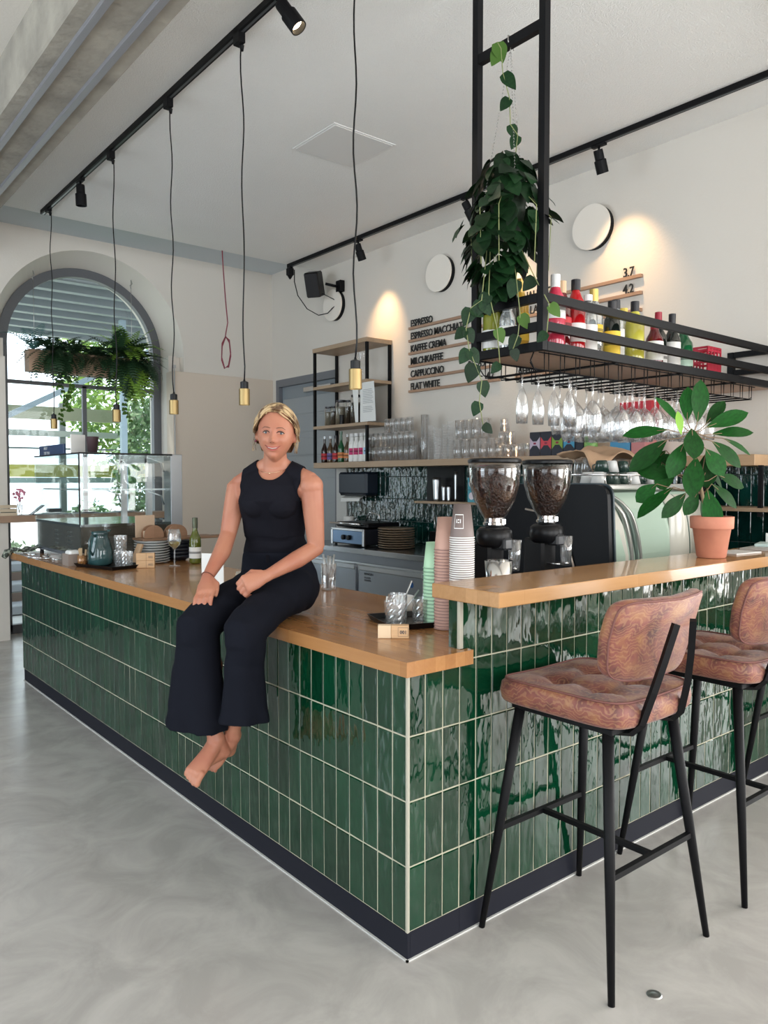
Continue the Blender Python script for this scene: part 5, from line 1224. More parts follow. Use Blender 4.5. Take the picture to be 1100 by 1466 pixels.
obj(B().box(-.05,-.06,0,.05,-.052,.075).box(-.05,.052,0,.05,.06,.075).box(-.05,-.052,0,-.042,.052,.075).box(.042,-.052,0,.05,.052,.075).box(-.042,-.052,0,.042,.052,.006), 'box_walls', gw, t, False)
obj(B().box(-.038,-.048,.006,.038,.048,.095,.01), 'napkins', paper, t, False)
t = thing('stirrer_glass', 'small amber glass full of wooden stirrers beside the napkin box', 'glass', (.075,3.19,ZC))
obj(B().lathe([(0,.003),(.026,.0),(.030,.07),(.028,.07),(.024,.006)], 18), 'amber_glass', thin_glass('amber_glass', (.75,.42,.2), edge=.4, base=.15, body=.35, bodycol=(.55,.28,.10)), t, False)
for k in range(9): obj(B().bar((.012*cos(k*2),.012*sin(k*2),.008), (.024*cos(k*2+.3),.024*sin(k*2+.3),.105+.006*(k%3)), .006, .0018), 'stirrer', pbr('birch_stick', (.62,.46,.28), .7), t, False)
for i, (x, y, r_) in enumerate(((.03,4.12,.3),(.07,3.96,-.4),(.04,3.80,.9),(.06,3.66,.2))):
    single(B().ball((0,0,.006), .022, 10, 6, sq=(1,1.4,.25)).tube([(.0,.03,.006),(.0,.09,.010),(.01,.14,.006)], .004, 6), 'teaspoon', chrome, ORD[i]+' loose teaspoon from the far end on the counter', 'spoon', (x,y,ZC), group='loose spoons at the far counter', rotz=r_)
# dark checked cloth hung over the counter end with a standing dark shape
v = []; f = []
for j in range(14):
    for i in range(14):
        u = i/13; s = j/13; x = .0+u*.30-.05; y = 4.28+s*.20
        z = ZC+.012+.16*max(0, u-.45)*(.6+.4*sin(s*5))+.025*abs(sin(u*9+s*4))+.012*noise.noise(Vector((u*6,s*6,0)))
        v.append((x,y,max(ZC+.003,z)))
for j in range(13):
    for i in range(13): a = j*14+i; f.append((a,a+1,a+15,a+14))
t = thing('checked_cloth', 'crumpled dark olive checked cloth at the far left counter end', 'cloth', (.1,4.4,ZC))
ck = pbr('checked_cotton', (.05,.06,.05), .85, var=(40,(.30,.33,.27),.5,.56))
oc = obj(B().add(v, f, True), 'cloth', ck, t); md = oc.modifiers.new('t','SOLIDIFY'); md.thickness = .004
obj(B().tube([(-.02,4.46,.945),(-.06,4.47,.935),(-.085,4.46,.90)], [.022,.028,.018], 10), 'folded_end', ck, t)


# plates, board, napkin holders, bowls
for i in range(9): single(B().lathe([(0,.002),(.07,0),(.112,.012),(.115,.016),(.07,.006),(0,.006)], 30), 'plate', pbr('pale_grey_glaze', (.68,.70,.70), .25), 'pale grey plate, %s from the bottom of the stack behind the wooden blocks' % ORD[i], 'plate', (.50,3.12,ZC+i*.0165), group='stack of pale grey plates')
for i in range(5): single(B().lathe([(0,.003),(.05,0),(.085,.022),(.088,.040),(.085,.040),(.05,.008),(0,.008)], 30), 'bowl', pbr('navy_bowl', (.012,.015,.025), .3), 'dark bowl, %s from the bottom of the stack behind the wine glass' % ORD[i], 'bowl', (.70,3.17,ZC+i*.024), group='stack of dark bowls')
t = thing('serving_board', 'long brown wooden board lying across the plate stack', 'board', (.66,3.14,1.083))
obj(B().box(.40,3.02,1.083,.93,3.20,1.098,.003).box(.93,3.08,1.083,1.0,3.14,1.098,.003), 'board', wood('walnut_board', (.30,.17,.10), (.20,.11,.06), .5, 0, .2, 0), t)
def half_round(x, y, w_, lab):
    n = 14; t = thing('napkin_holder', lab, 'holder', (x,y,1.0985))
    for yy in (-.03, .022):
        pts = [(-w_/2,0)]+[(-w_/2*cos(pi*k/n), .02+ .062*sin(pi*k/n)) for k in range(n+1)]+[(w_/2,0)]
        v = [(p, yy, q) for p, q in pts]+[(p, yy+.008, q) for p, q in pts]; m = len(pts)
        obj(B().add(v, [tuple(range(m)), tuple(range(2*m-1,m-1,-1))]+[(i, m+i, m+(i+1)%m, (i+1)%m) for i in range(m)]), 'side_board', wood('napkin_wood', (.36,.20,.12), (.24,.13,.07), .5, 0, .2, 0), t, False)
    obj(B().box(-w_/2+.01,-.02,.002,w_/2-.01,.02,.045), 'napkins', pbr('kraft', (.55,.40,.28), .8), t, False)
half_round(.50,3.11,.13,'left half-round wooden napkin holder on the board'); half_round(.66,3.11,.14,'right half-round wooden napkin holder on the board')
single(B().box(-.065,-.004,0,.065,.004,.145,.001), 'kraft_card', pbr('kraft', (.55,.40,.28), .8), 'square kraft paper card standing behind the left napkin holder', 'card', (.475,3.17,1.0985))
single(B().bar((0,0,0),(.06,.02,.13),.05,.012), 'wooden_wedge', pbr('beech', (.50,.33,.2), .6), 'wooden strip leaning against the plate stack', 'board', (.335,3.03,ZC+.002))
beech = pbr('light_beech', (.66,.43,.24), .55, var=(20,(.58,.36,.19),.3,.7), stretch=(1,8,8))
for i, (z, r_) in enumerate(((0,.1),(.046,.16))):
    t = thing('domino_block', ('lower','upper')[i]+' pale wooden number block of the pair by the plate stack', 'block', (.355,2.87,ZC+z), rotz=-.55+r_*.3)
    obj(B().box(-.055,-.02,0,.055,.02,.0455,.002), 'block', beech, t, False)
    obj(xform(text('002',.018,.0003), Matrix.Translation((.018,-.0206,.015)) @ RY()), 'engraved_number', ink, t, False)
    obj(B().add([(.004+.0,-.0204,.0),(.006,-.0204,.0),(.006,-.0204,.0455),(.004,-.0204,.0455)], [(0,1,2,3)]), 'joint_line', pbr('joint_brown', (.3,.18,.1), .7), t, False)
# wine glass and bottle
t = thing('wine_glass', 'wine glass a third full of white wine standing on the far counter', 'glass', (.53,2.84,ZC))
obj(B().lathe([(0,.002),(.036,.0),(.034,.004),(.006,.008),(.004,.02),(.004,.10),(.010,.112),(.034,.135),(.044,.165),(.040,.20),(.032,.232),(.031,.232),(.039,.20),(.043,.165)], 28), 'glass', crystal, t, False)
obj(B().lathe([(0,.113),(.032,.137),(.0405,.153),(0,.153)], 24), 'white_wine', thin_glass('white_wine', (.93,.88,.60), edge=.2, base=.08), t, False)
bottle('green wine bottle with a white label standing behind the woman\'s arm', (.70,2.90,ZC), .30, .038, gloss('olive_wine_glass', (.10,.12,.015), .06), pbr('foil_green', (.10,.11,.07), .35, .5), .07, wlab, (.12,.36), shoulder=.56, face=-125)
# card, pads, vase behind the arm
t = thing('menu_card', 'white folded card standing left of the woman\'s forearm', 'card', (.24,1.90,ZC))
obj(B().add([(.215,1.815,ZC),(.275,1.70,ZC),(.275,1.70,ZC+.175),(.215,1.815,ZC+.175),(.220,1.818,ZC),(.280,1.703,ZC),(.280,1.703,ZC+.175),(.220,1.818,ZC+.175)], [(0,1,2,3),(7,6,5,4),(3,2,6,7),(0,3,7,4),(1,5,6,2)]), 'card', paper, t)
for i in range(8): single(B().box(-.085,-.06,0,.085,.06,.009,.001), 'note_pad', pbr('cream_pad_%d' % (i%2), ((.66,.62,.52),(.60,.57,.50))[i%2], .7), 'cream pad, %s from the bottom of the pile behind the woman' % ORD[i], 'pad', (.47+.003*(i%3),1.72,ZC+i*.0095), group='pile of cream pads', rotz=.15+.02*(i%2))
single(B().lathe([(0,.004),(.030,.0),(.034,.01),(.034,.17),(.032,.17),(.030,.012)], 20), 'glass_vase', crystal, 'clear glass vase seen between the woman\'s arm and waist', 'vase', (.60,1.92,ZC))
t = thing('cutlery_glass', 'clear glass with metal spoons right behind the woman\'s hip', 'glass', (.67,1.36,ZC))
obj(B().lathe([(0,.004),(.032,.0),(.036,.01),(.038,.13),(.036,.13),(.032,.012)], 22), 'glass', crystal, t, False)
for k in range(6): obj(B().tube([(.01*cos(k),.01*sin(k),.012),(.028*cos(k*1.1),.028*sin(k*1.1),.16+.008*(k%3))], [.003,.0055], 6), 'spoon_handle', steel, t, False)
# ------------------------------------------------------------------ front tray with crystal glasses, number block
tray((.385,.445,ZC), 'black square tray with crystal glasses near the mint cup stack', .235, .26, -.35)
for x, y, h, r_, lab in ((.325,.44,.085,.042,'wide crystal tumbler on the left of the front tray'), (.405,.385,.095,.036,'tall crystal tumbler at the right of the front tray'), (.385,.50,.10,.036,'crystal tumbler at the back of the front tray')):
    single(cut_glass(h, r_), 'crystal_tumbler', cgm, lab, 'glass', (x, y, ZC+.006))
for i, (a, e, lab) in enumerate((((.33,.44,.015),(.405,.40,.13),'teaspoon leaning to the right in the left crystal tumbler'), ((.385,.50,.02),(.43,.47,.155),'teaspoon leaning in the rear crystal tumbler'), ((.41,.385,.015),(.42,.39,.165),'upright teaspoon in the right crystal tumbler'))):
    single(B().tube([(a[0],a[1],ZC+a[2]),(e[0],e[1],ZC+e[2])], [.0022,.0035], 6).ball((a[0],a[1],ZC+a[2]+.006), .011, 8, 6, sq=(1,1,.5)), 'teaspoon', steel, lab, 'spoon')
t = thing('sugar_bowl', 'small white cup with a handle behind the crystal glasses', 'cup', (.50,.60,ZC))
obj(B().lathe([(0,.003),(.028,.0),(.038,.02),(.043,.075),(.040,.075),(.034,.02),(0,.012)], 26), 'bowl', white_p, t, False)
obj(B().tube([(-.034,.026,.068),(-.052,.040,.070),(-.054,.042,.045),(-.034,.026,.03)], .0045, 8), 'handle', white_p, t, False)
t = thing('domino_block', 'pale wooden number block in front of the black tray', 'block', (.175,.275,ZC), rotz=-.72)
obj(B().box(-.053,-.016,0,-.008,.016,.044,.0015), 'block_left_half', pbr('pale_birch', (.75,.57,.38), .55), t, False)
obj(B().box(-.0075,-.016,0,.053,.016,.044,.0015), 'block_right_half', beech, t, False)
obj(xform(text('001',.016,.0003,1,.0005), Matrix.Translation((.022,-.0166,.016)) @ RY()), 'engraved_number', ink, t, False)
fb = B()
for p, q in (((.016,.007),(.050,.007)),((.050,.007),(.050,.037)),((.050,.037),(.016,.037)),((.016,.037),(.016,.007))): fb.bar((p[0],-.0163,p[1]),(q[0],-.0163,q[1]),.0008)
obj(fb, 'engraved_frame', ink, t, False)
# papers on the right end of the bar
for i, (x, y, w_, d_, c_, lab) in enumerate(((2.0,-.02,.20,.13,(.62,.61,.59),'white leaflet lying beside the terracotta pot'), (2.30,-.02,.24,.16,(.42,.40,.38),'brownish magazine lying on the bar top at the right'), (2.42,.0,.20,.14,(.50,.62,.60),'pale mint booklet at the right edge of the bar top'))):
    single(B().box(-w_/2,-d_/2,0,w_/2,d_/2,.006+.003*i,.001), 'leaflet', pbr('leaflet_%d' % i, c_, .5), lab, 'leaflet', (x,y,1.1365+(0 if i < 2 else .0095)), rotz=.2*i-.1)
t = thing('card_box', 'small white box of cards at the right end of the bar', 'box', (2.52,.01,1.155))
obj(B().box(-.07,-.04,0,.07,.04,.05,.002), 'box', paper, t, False)
# ------------------------------------------------------------------ outdoors beyond the arched window
gm = pbr('outdoor_paving', (.62,.62,.60), .8); 
struct(B().box(-14, 6.6, -.35, 22, 40, -.06), 'outdoor_ground', gm)
struct(B().box(-14, 9.6, -.06, 22, 12, -.02), 'lawn_strip', pbr('lawn', (.25,.40,.16), .9))
cn = thing('canopy', 'grey slatted canopy outside above the window', 'canopy', (2,9,3.7))
gs = pbr('grey_slat', (.24,.27,.29), .6)
for k in range(9): obj(B().box(-3, 7.4+.42*k, 3.86-.02*k, 9, 7.52+.42*k, 3.98-.02*k), 'slat', gs, cn)
for x in (.2, 2.2, 4.2, 6.2): obj(B().box(x, 7.2, 3.98, x+.10, 11.3, 4.10), 'beam', gs, cn)
obj(B().box(-3, 7.0, 4.10, 9, 11.4, 4.13), 'roof_sheet', pbr('roof_sheet', (.34,.38,.40), .6), cn)
bl = pbr('pale_blue_steel', (.35,.45,.52), .5)
obj(B().bar((3.7,9.2,3.72),(.4,9.2,1.95),.07), 'brace', bl, cn)
obj(B().box(2.58,9.15,-.06,2.66,9.23,3.75), 'post', bl, cn); obj(B().box(6.3,9.15,-.06,6.4,9.25,3.75), 'post', bl, cn); obj(B().box(-.6,9.15,-.06,-.5,9.25,3.75), 'post', bl, cn)
sc_ = thing('slatted_fence', 'pale horizontal slatted screen outside with a yellow band', 'fence', (3,12,1.5))
for z, h, m in ((2.50,.22,pbr('olive_slat', (.36,.36,.26), .7)), (2.22,.10,pbr('grey_slat2', (.5,.52,.52), .7)), (2.00,.03,gs), (1.53,.21,pbr('yellow_band', (.55,.50,.12), .6)), (1.43,.09,pbr('blue_grey_slat', (.36,.45,.50), .6))):
    obj(B().box(-4, 12, z, 14, 12.06, z+h), 'slat', m, sc_)
for x in (0, 2.6, 5.2, 7.8): obj(B().box(x, 12.08, -.05, x+.1, 12.16, 2.8), 'post', gs, sc_)
bn = thing('timber_steps', 'grey timber steps or bench outside low in the window', 'bench', (1,8,.2))
for z, y in ((.05,7.6),(.25,8.0),(.45,8.4)): obj(B().box(-2, y, z-.1, 3.5, y+.38, z, .01), 'tread', pbr('weathered_timber', (.40,.42,.45), .8), bn)
for z, y in ((.05,7.6),(.25,8.0),(.45,8.4)): obj(B().box(-2, y+.37, z-.1, 3.5, y+.39, z+.1), 'riser', pbr('brown_timber', (.22,.16,.13), .8), bn)
def foliage(name, lab, cat, c, rad, n, mat, leaf=.09, trunk=None, seed=0):
    rn = random.Random(seed); t = thing(name, lab, cat, (c[0], c[1], -.06)); b = B()
    for k in range(n):
        z = rn.uniform(-1,1); a = rn.uniform(0,2*pi); r_ = rn.uniform(.45,1)**.6; q = sqrt(1-z*z)
        p = Vector((c[0]+rad[0]*r_*q*cos(a), c[1]+rad[1]*r_*q*sin(a), c[2]+rad[2]*r_*z))
        u = Vector((rn.gauss(0,1),rn.gauss(0,1),rn.gauss(0,1))).normalized(); w_ = u.orthogonal().normalized(); L = leaf*rn.uniform(.6,1.3)
        b.add([p, p+u*L*.5+w_*L*.3, p+u*L, p+u*L*.5-w_*L*.3], [(0,1,2,3)])
    o = obj(b, 'foliage', mat, t); o['kind'] = 'stuff'
    if trunk: obj(B().tube(trunk, [.10,.07,.04][:len(trunk)], 8), 'trunk', pbr('tree_bark', (.16,.12,.09), .9), t)
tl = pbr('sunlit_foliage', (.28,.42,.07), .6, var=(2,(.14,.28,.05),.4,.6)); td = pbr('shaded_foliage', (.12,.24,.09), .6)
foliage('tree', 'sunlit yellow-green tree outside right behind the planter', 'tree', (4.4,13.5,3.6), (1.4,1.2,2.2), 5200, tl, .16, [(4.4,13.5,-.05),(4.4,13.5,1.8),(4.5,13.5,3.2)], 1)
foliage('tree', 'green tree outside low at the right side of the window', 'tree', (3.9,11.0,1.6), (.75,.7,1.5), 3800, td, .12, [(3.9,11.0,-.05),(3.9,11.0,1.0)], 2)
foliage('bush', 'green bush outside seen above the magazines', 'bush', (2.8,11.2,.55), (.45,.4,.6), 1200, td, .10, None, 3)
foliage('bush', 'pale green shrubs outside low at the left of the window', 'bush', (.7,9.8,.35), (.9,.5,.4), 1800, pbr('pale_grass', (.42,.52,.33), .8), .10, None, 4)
# ------------------------------------------------------------------ the seated woman
J = {'head':(0.071,0.863,1.650), 'neck0':(0.096,0.915,1.521), 'neck1':(0.085,0.893,1.569), 'neck2':(0.077,0.882,1.617), 't_hip':(0.150,0.975,1.032), 't_hip2':(0.158,0.995,1.100), 't_waist':(0.136,0.982,1.231), 't_rib':(0.113,0.953,1.318), 't_bust':(0.097,0.932,1.393), 't_chest':(0.097,0.921,1.449), 't_sh':(0.098,0.922,1.49), 'shR':(0.014,1.067,1.440), 'elR':(-0.041,1.05,1.255), 'faR':(-0.09,1.009,1.19), 'wrR':(-0.187,0.942,1.103), 'shL':(0.172,0.769,1.455), 'elL':(0.192,0.766,1.208), 'faL':(0.099,0.763,1.167), 'wrL':(-0.037,0.754,1.117), 'hipR':(0.092,1.033,1.028), 'hipL':(0.16,0.885,1.028), 'knR':(-0.258,0.875,0.945), 'knL':(-0.173,0.676,0.946), 'r1':(-0.272,0.867,0.801), 'r2':(-0.285,0.844,0.678), 'r3':(-0.292,0.832,0.568), 'l1':(-0.175,0.684,0.82), 'l2':(-0.175,0.69,0.693), 'l3':(-0.174,0.698,0.605), 'anR':(-0.233,0.794,0.531), 'heR':(-0.199,0.802,0.475), 'inR':(-0.274,0.786,0.491), 'baR':(-0.318,0.769,0.451), 'toR':(-0.350,0.760,0.430), 'anL':(-0.164,0.802,0.53), 'heL':(-0.16,0.834,0.465), 'baL':(-0.219,0.83,0.446), 'shinR':(-0.236,0.827,0.622), 'shinL':(-0.159,0.778,0.644)}
J = {k: Vector(v) for k, v in J.items()}
rv = Vector((-.66,.75,0)).normalized(); fv = Vector((-.75,-.66,0)).normalized(); ZU = Vector((0,0,1))
def loft(b, rings, n=28):
    """rings: (centre, half-axis a, half-axis c); closed solid"""
    v = []; f = []
    for c_, a, e in rings:
        for k in range(n):
            t = 2*pi*k/n; v.append(c_+a*cos(t)+e*sin(t))
    for j in range(len(rings)-1):
        for k in range(n):
            k2 = (k+1)%n; f.append((j*n+k, j*n+k2, (j+1)*n+k2, (j+1)*n+k))
    f.append(tuple(range(n-1,-1,-1))); f.append(tuple((len(rings)-1)*n+k for k in range(n)))
    return b.add(v, f, True)
def remeshed(b, name, voxel, smooth=4, fac=.5):
    me = b.mesh(name); o = bpy.data.objects.new('tmp', me); C.objects.link(o)
    m = o.modifiers.new('r', 'REMESH'); m.mode = 'VOXEL'; m.voxel_size = voxel; m.use_smooth_shade = True
    s = o.modifiers.new('s', 'SMOOTH'); s.iterations = smooth; s.factor = fac
    dg = bpy.context.evaluated_depsgraph_get(); out = bpy.data.meshes.new_from_object(o.evaluated_get(dg))
    bpy.data.objects.remove(o); out.name = name; return out
# ---- head shape in its own frame: x to the photo's right, y up, z forward
hx0 = Vector((.773,-.634,0)); hz = Vector((-.634,-.773,.03)).normalized(); roll = radians(3.5)
hx = (hx0*cos(roll)-ZU*sin(roll)).normalized(); hy = hz.cross(hx).normalized()
HC = J['head']
def hp(x, y, z): return HC+hx*x+hy*y+hz*z
def g2(x, y, cx_, cy_, sx, sy): return math.exp(-((x-cx_)/sx)**2-((y-cy_)/sy)**2)
def head_pt(nx, ny, nz):
    Bv = .113 if ny > 0 else .106
    y = ny*Bv; t = max(0, -ny)
    wd = .070*(1-.43*t**1.8)
    if ny > 0: wd *= 1+.03*sin(pi*ny)
    x = nx*wd
    if nz > 0:
        p = 1-.32*min(1, t*1.6) if ny < 0 else 1-.18*ny
        z = .088*nz**p
        # face relief
        ax = abs(x)
        z += .022*g2(x, y, 0, -.031, .0095, .011)                 # nose tip
        z += .011*g2(x, y, 0, -.012, .0075, .018)                 # bridge
        z += .006*g2(ax, y, .0105, -.035, .0065, .007)            # nostril wings
        z -= .0095*g2(ax, y, .0275, -.001, .015, .0095)             # eye sockets
        z += .0035*g2(ax, y, .030, .020, .022, .007)              # brow ridge
        z += .0075*g2(ax, y, .038, -.030, .018, .015)             # smiling cheeks
        z -= .003*g2(ax, y, .030, -.052, .006, .014)              # smile folds
        z += .005*g2(x, y, 0, -.058, .024, .010)                  # lips mound
        z -= .004*g2(x, y, 0, -.074, .018, .005)
        z += .011*g2(x, y, 0, -.092, .022, .013)                  # chin
    else:
        z = .100*nz*(1-.55*t)
    return x, y, z
def face_z(x, y, lift=0):
    ny = y/(.113 if y > 0 else .106); t = max(0, -ny); wd = .070*(1-.43*t**1.8)*(1+(.03*sin(pi*ny) if ny > 0 else 0)); nx = x/wd
    nz = sqrt(max(.0001, 1-nx*nx-ny*ny)); return head_pt(nx, ny, nz)[2]+lift
body = B()
NU, NV = 110, 80; v = []; f = []
for j in range(NV+1):
    th = pi*j/NV
    for i in range(NU):
        ph = 2*pi*i/NU; v.append(hp(*head_pt(sin(th)*cos(ph), cos(th), sin(th)*sin(ph))))
for j in range(NV):
    for i in range(NU): i2 = (i+1)%NU; f.append((j*NU+i, (j+1)*NU+i, (j+1)*NU+i2, j*NU+i2))
body.add(v, f, True)
for s in (-1, 1):   # ears
    body.ball(hp(s*.073, -.008, -.008), .016, 12, 10, sq=(.75,.75,1.35))
# neck and torso
loft(body, [(J['neck0']+Vector((0,0,-.04)), rv*.066, fv*.058), (J['neck0'], rv*.052, fv*.052), (J['neck1'], rv*.045, fv*.047), (J['neck2'], rv*.044, fv*.047), (J['neck2']+Vector((0,0,.03)), rv*.042, fv*.045)])
loft(body, [(J['t_hip'], rv*.14, fv*.085), (J['t_hip2'], rv*.145, fv*.095), (J['t_waist'], rv*.117, fv*.082), (J['t_rib'], rv*.124, fv*.092), (J['t_bust']+fv*.012, rv*.130, fv*.108), (J['t_chest']+fv*.004, rv*.135, fv*.092), (J['t_sh'], rv*.118, fv*.066), (J['t_sh']+Vector((0,0,.022)), rv*.075, fv*.055)], 36)
for s in (-1, 1): body.ball(J['t_bust']+fv*.050+rv*(s*.050)+Vector((0,0,-.006)), .064, 16, 12, sq=(1,1,.95))
for s, k in ((1,'R'), (-1,'L')):   # trapezius and shoulders
    body.tube([J['neck1']+ZU*-.015, J['t_sh']+rv*s*.06+ZU*.020, J['sh'+k]+ZU*.012], [.030,.036,.036], 16)
    body.ball(J['sh'+k]-ZU*.006, .047, 16, 12)
    body.tube([J['sh'+k]-rv*s*.02, J['t_chest']+rv*s*.10-ZU*.02], [.043,.05], 14); body.ball(J['sh'+k].lerp(J['t_chest']+rv*s*.10, .45)-ZU*.022, .040, 14, 10)
    a = J['sh'+k]; e = J['el'+k]; w_ = J['wr'+k]; m = J['fa'+k]
    body.tube([a+ZU*.01, a.lerp(e,.3), a.lerp(e,.65), e], [.044,.043,.038,.0325], 18)
    body.tube([e-(m-e)*.12, e, m, m.lerp(w_,.5), w_], [.030,.0325,.0345,.028,.0215], 18)
def digit(b, base, dirs, lens, r0, r1):
    P = [Vector(base)]
    for d, l in zip(dirs, lens): P.append(P[-1]+Vector(d).normalized()*l)
    n = len(P)-1; b.tube(P, [r0+(r1-r0)*k/n for k in range(n+1)], 12); b.ball(P[-1], r1, 10, 8); b.ball(P[0], r0*1.06, 10, 8)
    for k in range(1, n): b.ball(P[k], (r0+(r1-r0)*k/n)*1.05, 10, 8)
    return P
# right hand lying over the knee
W = J['wrR']; K_ = Vector((-.222,.885,1.058)); pd = (K_-W).normalized()
KW = (rv - pd*rv.dot(pd)).normalized(); tn = KW.cross(pd)
loft(body, [(W-pd*.01, KW*.0225, tn*.0185), (W+pd*.015, KW*.026, tn*.018), (W.lerp(K_,.55), KW*.035, tn*.0165), (K_, KW*.0375, tn*.0145), (K_+pd*.010, KW*.034, tn*.010)], 20)
for i in range(4):
    base = K_+KW*(-.0285+.019*i)+ZU*(-.001*abs(i-1)); sc = (.92,1.0,.96,.78)[i]
    digit(body, base, (fv*.85+ZU*-.62+KW*(-.06+.05*i), fv*.42+ZU*-.92, fv*.05+ZU*-1), (.036*sc,.024*sc,.020*sc), .0088, .0070)
digit(body, W+pd*.018-KW*.020, (pd*.7-KW*.62-ZU*.12, pd*.75+fv*.3-KW*.12-ZU*.5, fv*.5-ZU*.8), (.030,.028,.022), .0115, .0080)
# left hand, loosely closed on the thigh
left_ = Vector((-.773,.634,0)); away = Vector((.634,.773,0))
W = J['wrL']; K_ = Vector((-.118,.772,1.090)); pd = (K_-W).normalized(); KW = (Vector((0,0,-1))+Vector((-.25,-.3,0)))
KW = (KW-pd*KW.dot(pd)).normalized(); tn = KW.cross(pd)
loft(body, [(W-pd*.01, KW*.0225, tn*.0185), (W+pd*.015, KW*.025, tn*.018), (W.lerp(K_,.55), KW*.034, tn*.017), (K_, KW*.0365, tn*.0155), (K_+pd*.008, KW*.033, tn*.011)], 20)
for i in range(4):
    base = K_+KW*(-.027+.018*i)+pd*(-.004*abs(i-1)); sc = (.95,1.0,.95,.8)[i]
    digit(body, base, (pd*.75+away*.35-ZU*.45, away*.8-ZU*.55-pd*.25, away*.2-pd*.9-ZU*.15), (.034*sc,.024*sc,.018*sc), .0090, .0075)
digit(body, W+pd*.02-KW*.020, (pd*.8-KW*.35+away*.3, pd*.8+away*.5-ZU*.25, pd*.4+away*.7-ZU*.5), (.032,.026,.020), .0115, .0085)
# lower legs and feet
for k, s in (('R', 1), ('L', -1)):
    A, H_, Ba = J['an'+k], J['he'+k], J['ba'+k]
    body.tube([J['kn'+k]-ZU*.04, J['kn'+k].lerp(J['shin'+k],.5)+Vector((.03,.02,0)), J['shin'+k], A], [.05,.05,.036,.0295], 18)
    To = J['toR'] if k == 'R' else Ba+(Ba-A).normalized()*.035
    dr = (To-A).normalized(); tnn = Vector((-.55,-.42,.72)); tnn = (tnn-dr*tnn.dot(dr)).normalized(); wv = dr.cross(tnn).normalized()
    sole = -tnn
    body.ball(A+sole*.004, .034, 14, 10); body.ball(H_, .028, 14, 10)
    body.tube([A, H_], [.030,.027], 14)
    loft(body, [(A+sole*.012, wv*.030, tnn*.030), (A.lerp(Ba,.45)+sole*.012, wv*.031, tnn*.027), (Ba+sole*.004, wv*.040, tnn*.0185), (Ba.lerp(To,.5)+sole*.002, wv*.040, tnn*.0135)], 22)
    body.tube([H_, H_.lerp(Ba,.5)+sole*.004, Ba+sole*.006], [.025,.020,.018], 12)
    for i in range(5):
        r_ = (.0125,.0098,.0092,.0088,.0082)[i]; ln = (.034,.036,.031,.026,.020)[i]
        q = 1 if k == 'R' else -1
        base = Ba.lerp(To,.35)+wv*(q*(-.030+.0148*i)); digit(body, base, (dr*1+sole*.12, dr*.8+sole*.5), (ln*.6, ln*.5), r_, r_*.9)
skin = pbr('skin', (.43,.185,.115), .48, sub=.08, var=(9, (.37,.135,.085), .45, .75), spec=.4)
woman = thing('person', 'barefoot woman in black sleeveless top and wide trousers sitting on the counter', 'person', (.1,.95,.932))
bm_ = remeshed(body, 'body', .0034, 5, .5)
bd = obj(bm_, 'body', skin, woman)
# ---- sleeveless top cut from the body surface and pushed outwards
def seg_d(p, a, b_):
    ab = b_-a; t = max(0, min(1, (p-a).dot(ab)/ab.dot(ab))); return (p-(a+ab*t)).length
import numpy as np
nv = len(bm_.vertices); co = np.empty(nv*3); bm_.vertices.foreach_get('co', co); co = co.reshape(-1, 3)
no = np.empty(nv*3); bm_.vertices.foreach_get('normal', no); no = no.reshape(-1, 3)
polys = [tuple(p.vertices) for p in bm_.polygons]
def segd(p, a, b_):
    a = np.array(a); ab = np.array(b_)-a; t = np.clip(((p-a)@ab)/(ab@ab), 0, 1); return np.linalg.norm(p-(a+t[:, None]*ab), axis=1)
q = co-np.array((J['t_chest'].x, J['t_chest'].y, 0)); u = q@np.array(rv); w_ = q@np.array(fv); z = co[:, 2]
uu = np.abs(u+.004)
zl = np.where(w_ > 0, 1.471+.052*(uu/.060)**2.6, 1.512+.01*(uu/.06))
neck_ok = (z < zl) | (uu >= .066)
hole = .129-.012*np.clip((1.47-z)/.04, 0, 1)+.030*np.clip((1.425-z)/.055, 0, 1)**1.6
ad = np.minimum.reduce([segd(co, J[a_], J[b_]) for a_, b_ in (('shR','elR'),('elR','faR'),('faR','wrR'),('shL','elL'),('elL','faL'),('faL','wrL'))])
arm_ok = np.where(z > 1.425, np.abs(u) < hole, (ad > .0475) & ((z < 1.37) | (np.abs(u) < hole)))
ok = (z > 1.13) & (z < 1.56) & (np.abs(u) < .2) & neck_ok & arm_ok
fk = [p for p in polys if all(ok[i] for i in p)]
# largest island by union-find
par = list(range(nv))
def find(i):
    while par[i] != i: par[i] = par[par[i]]; i = par[i]
    return i
for p in fk:
    r0 = find(p[0])
    for i in p[1:]: par[find(i)] = r0
from collections import Counter
big = Counter(find(p[0]) for p in fk).most_common(1)[0][0]
fk = [p for p in fk if find(p[0]) == big]
ids = sorted({i for p in fk for i in p}); mp_ = {i: k for k, i in enumerate(ids)}; fk = [tuple(mp_[i] for i in p) for p in fk]
cv = co[ids].copy(); cn_ = no[ids]
ec = Counter()
for p in fk:
    for i in range(len(p)): ec[tuple(sorted((p[i], p[(i+1) % len(p)])))] += 1
nbr = {}
for (i, j), c_ in ec.items():
    if c_ == 1: nbr.setdefault(i, []).append(j); nbr.setdefault(j, []).append(i)
for it in range(14):
    old = cv.copy()
    for i, l in nbr.items():
        if len(l) == 2: cv[i] = (old[i]*2+old[l[0]]+old[l[1]])/4
ov = []
for k in range(len(ids)):
    p = cv[k]; rp = .0010*sin(p[2]*70+p[0]*22)+.0016*noise.noise(Vector(p)*22)
    if p[2] < 1.25: rp += .0022*sin(p[2]*95+noise.noise(Vector(p)*14)*4)
    ov.append(tuple(p+cn_[k]*(.0065+rp)))
tm = bpy.data.meshes.new('black_top'); tm.from_pydata(ov, [], fk); tm.update()
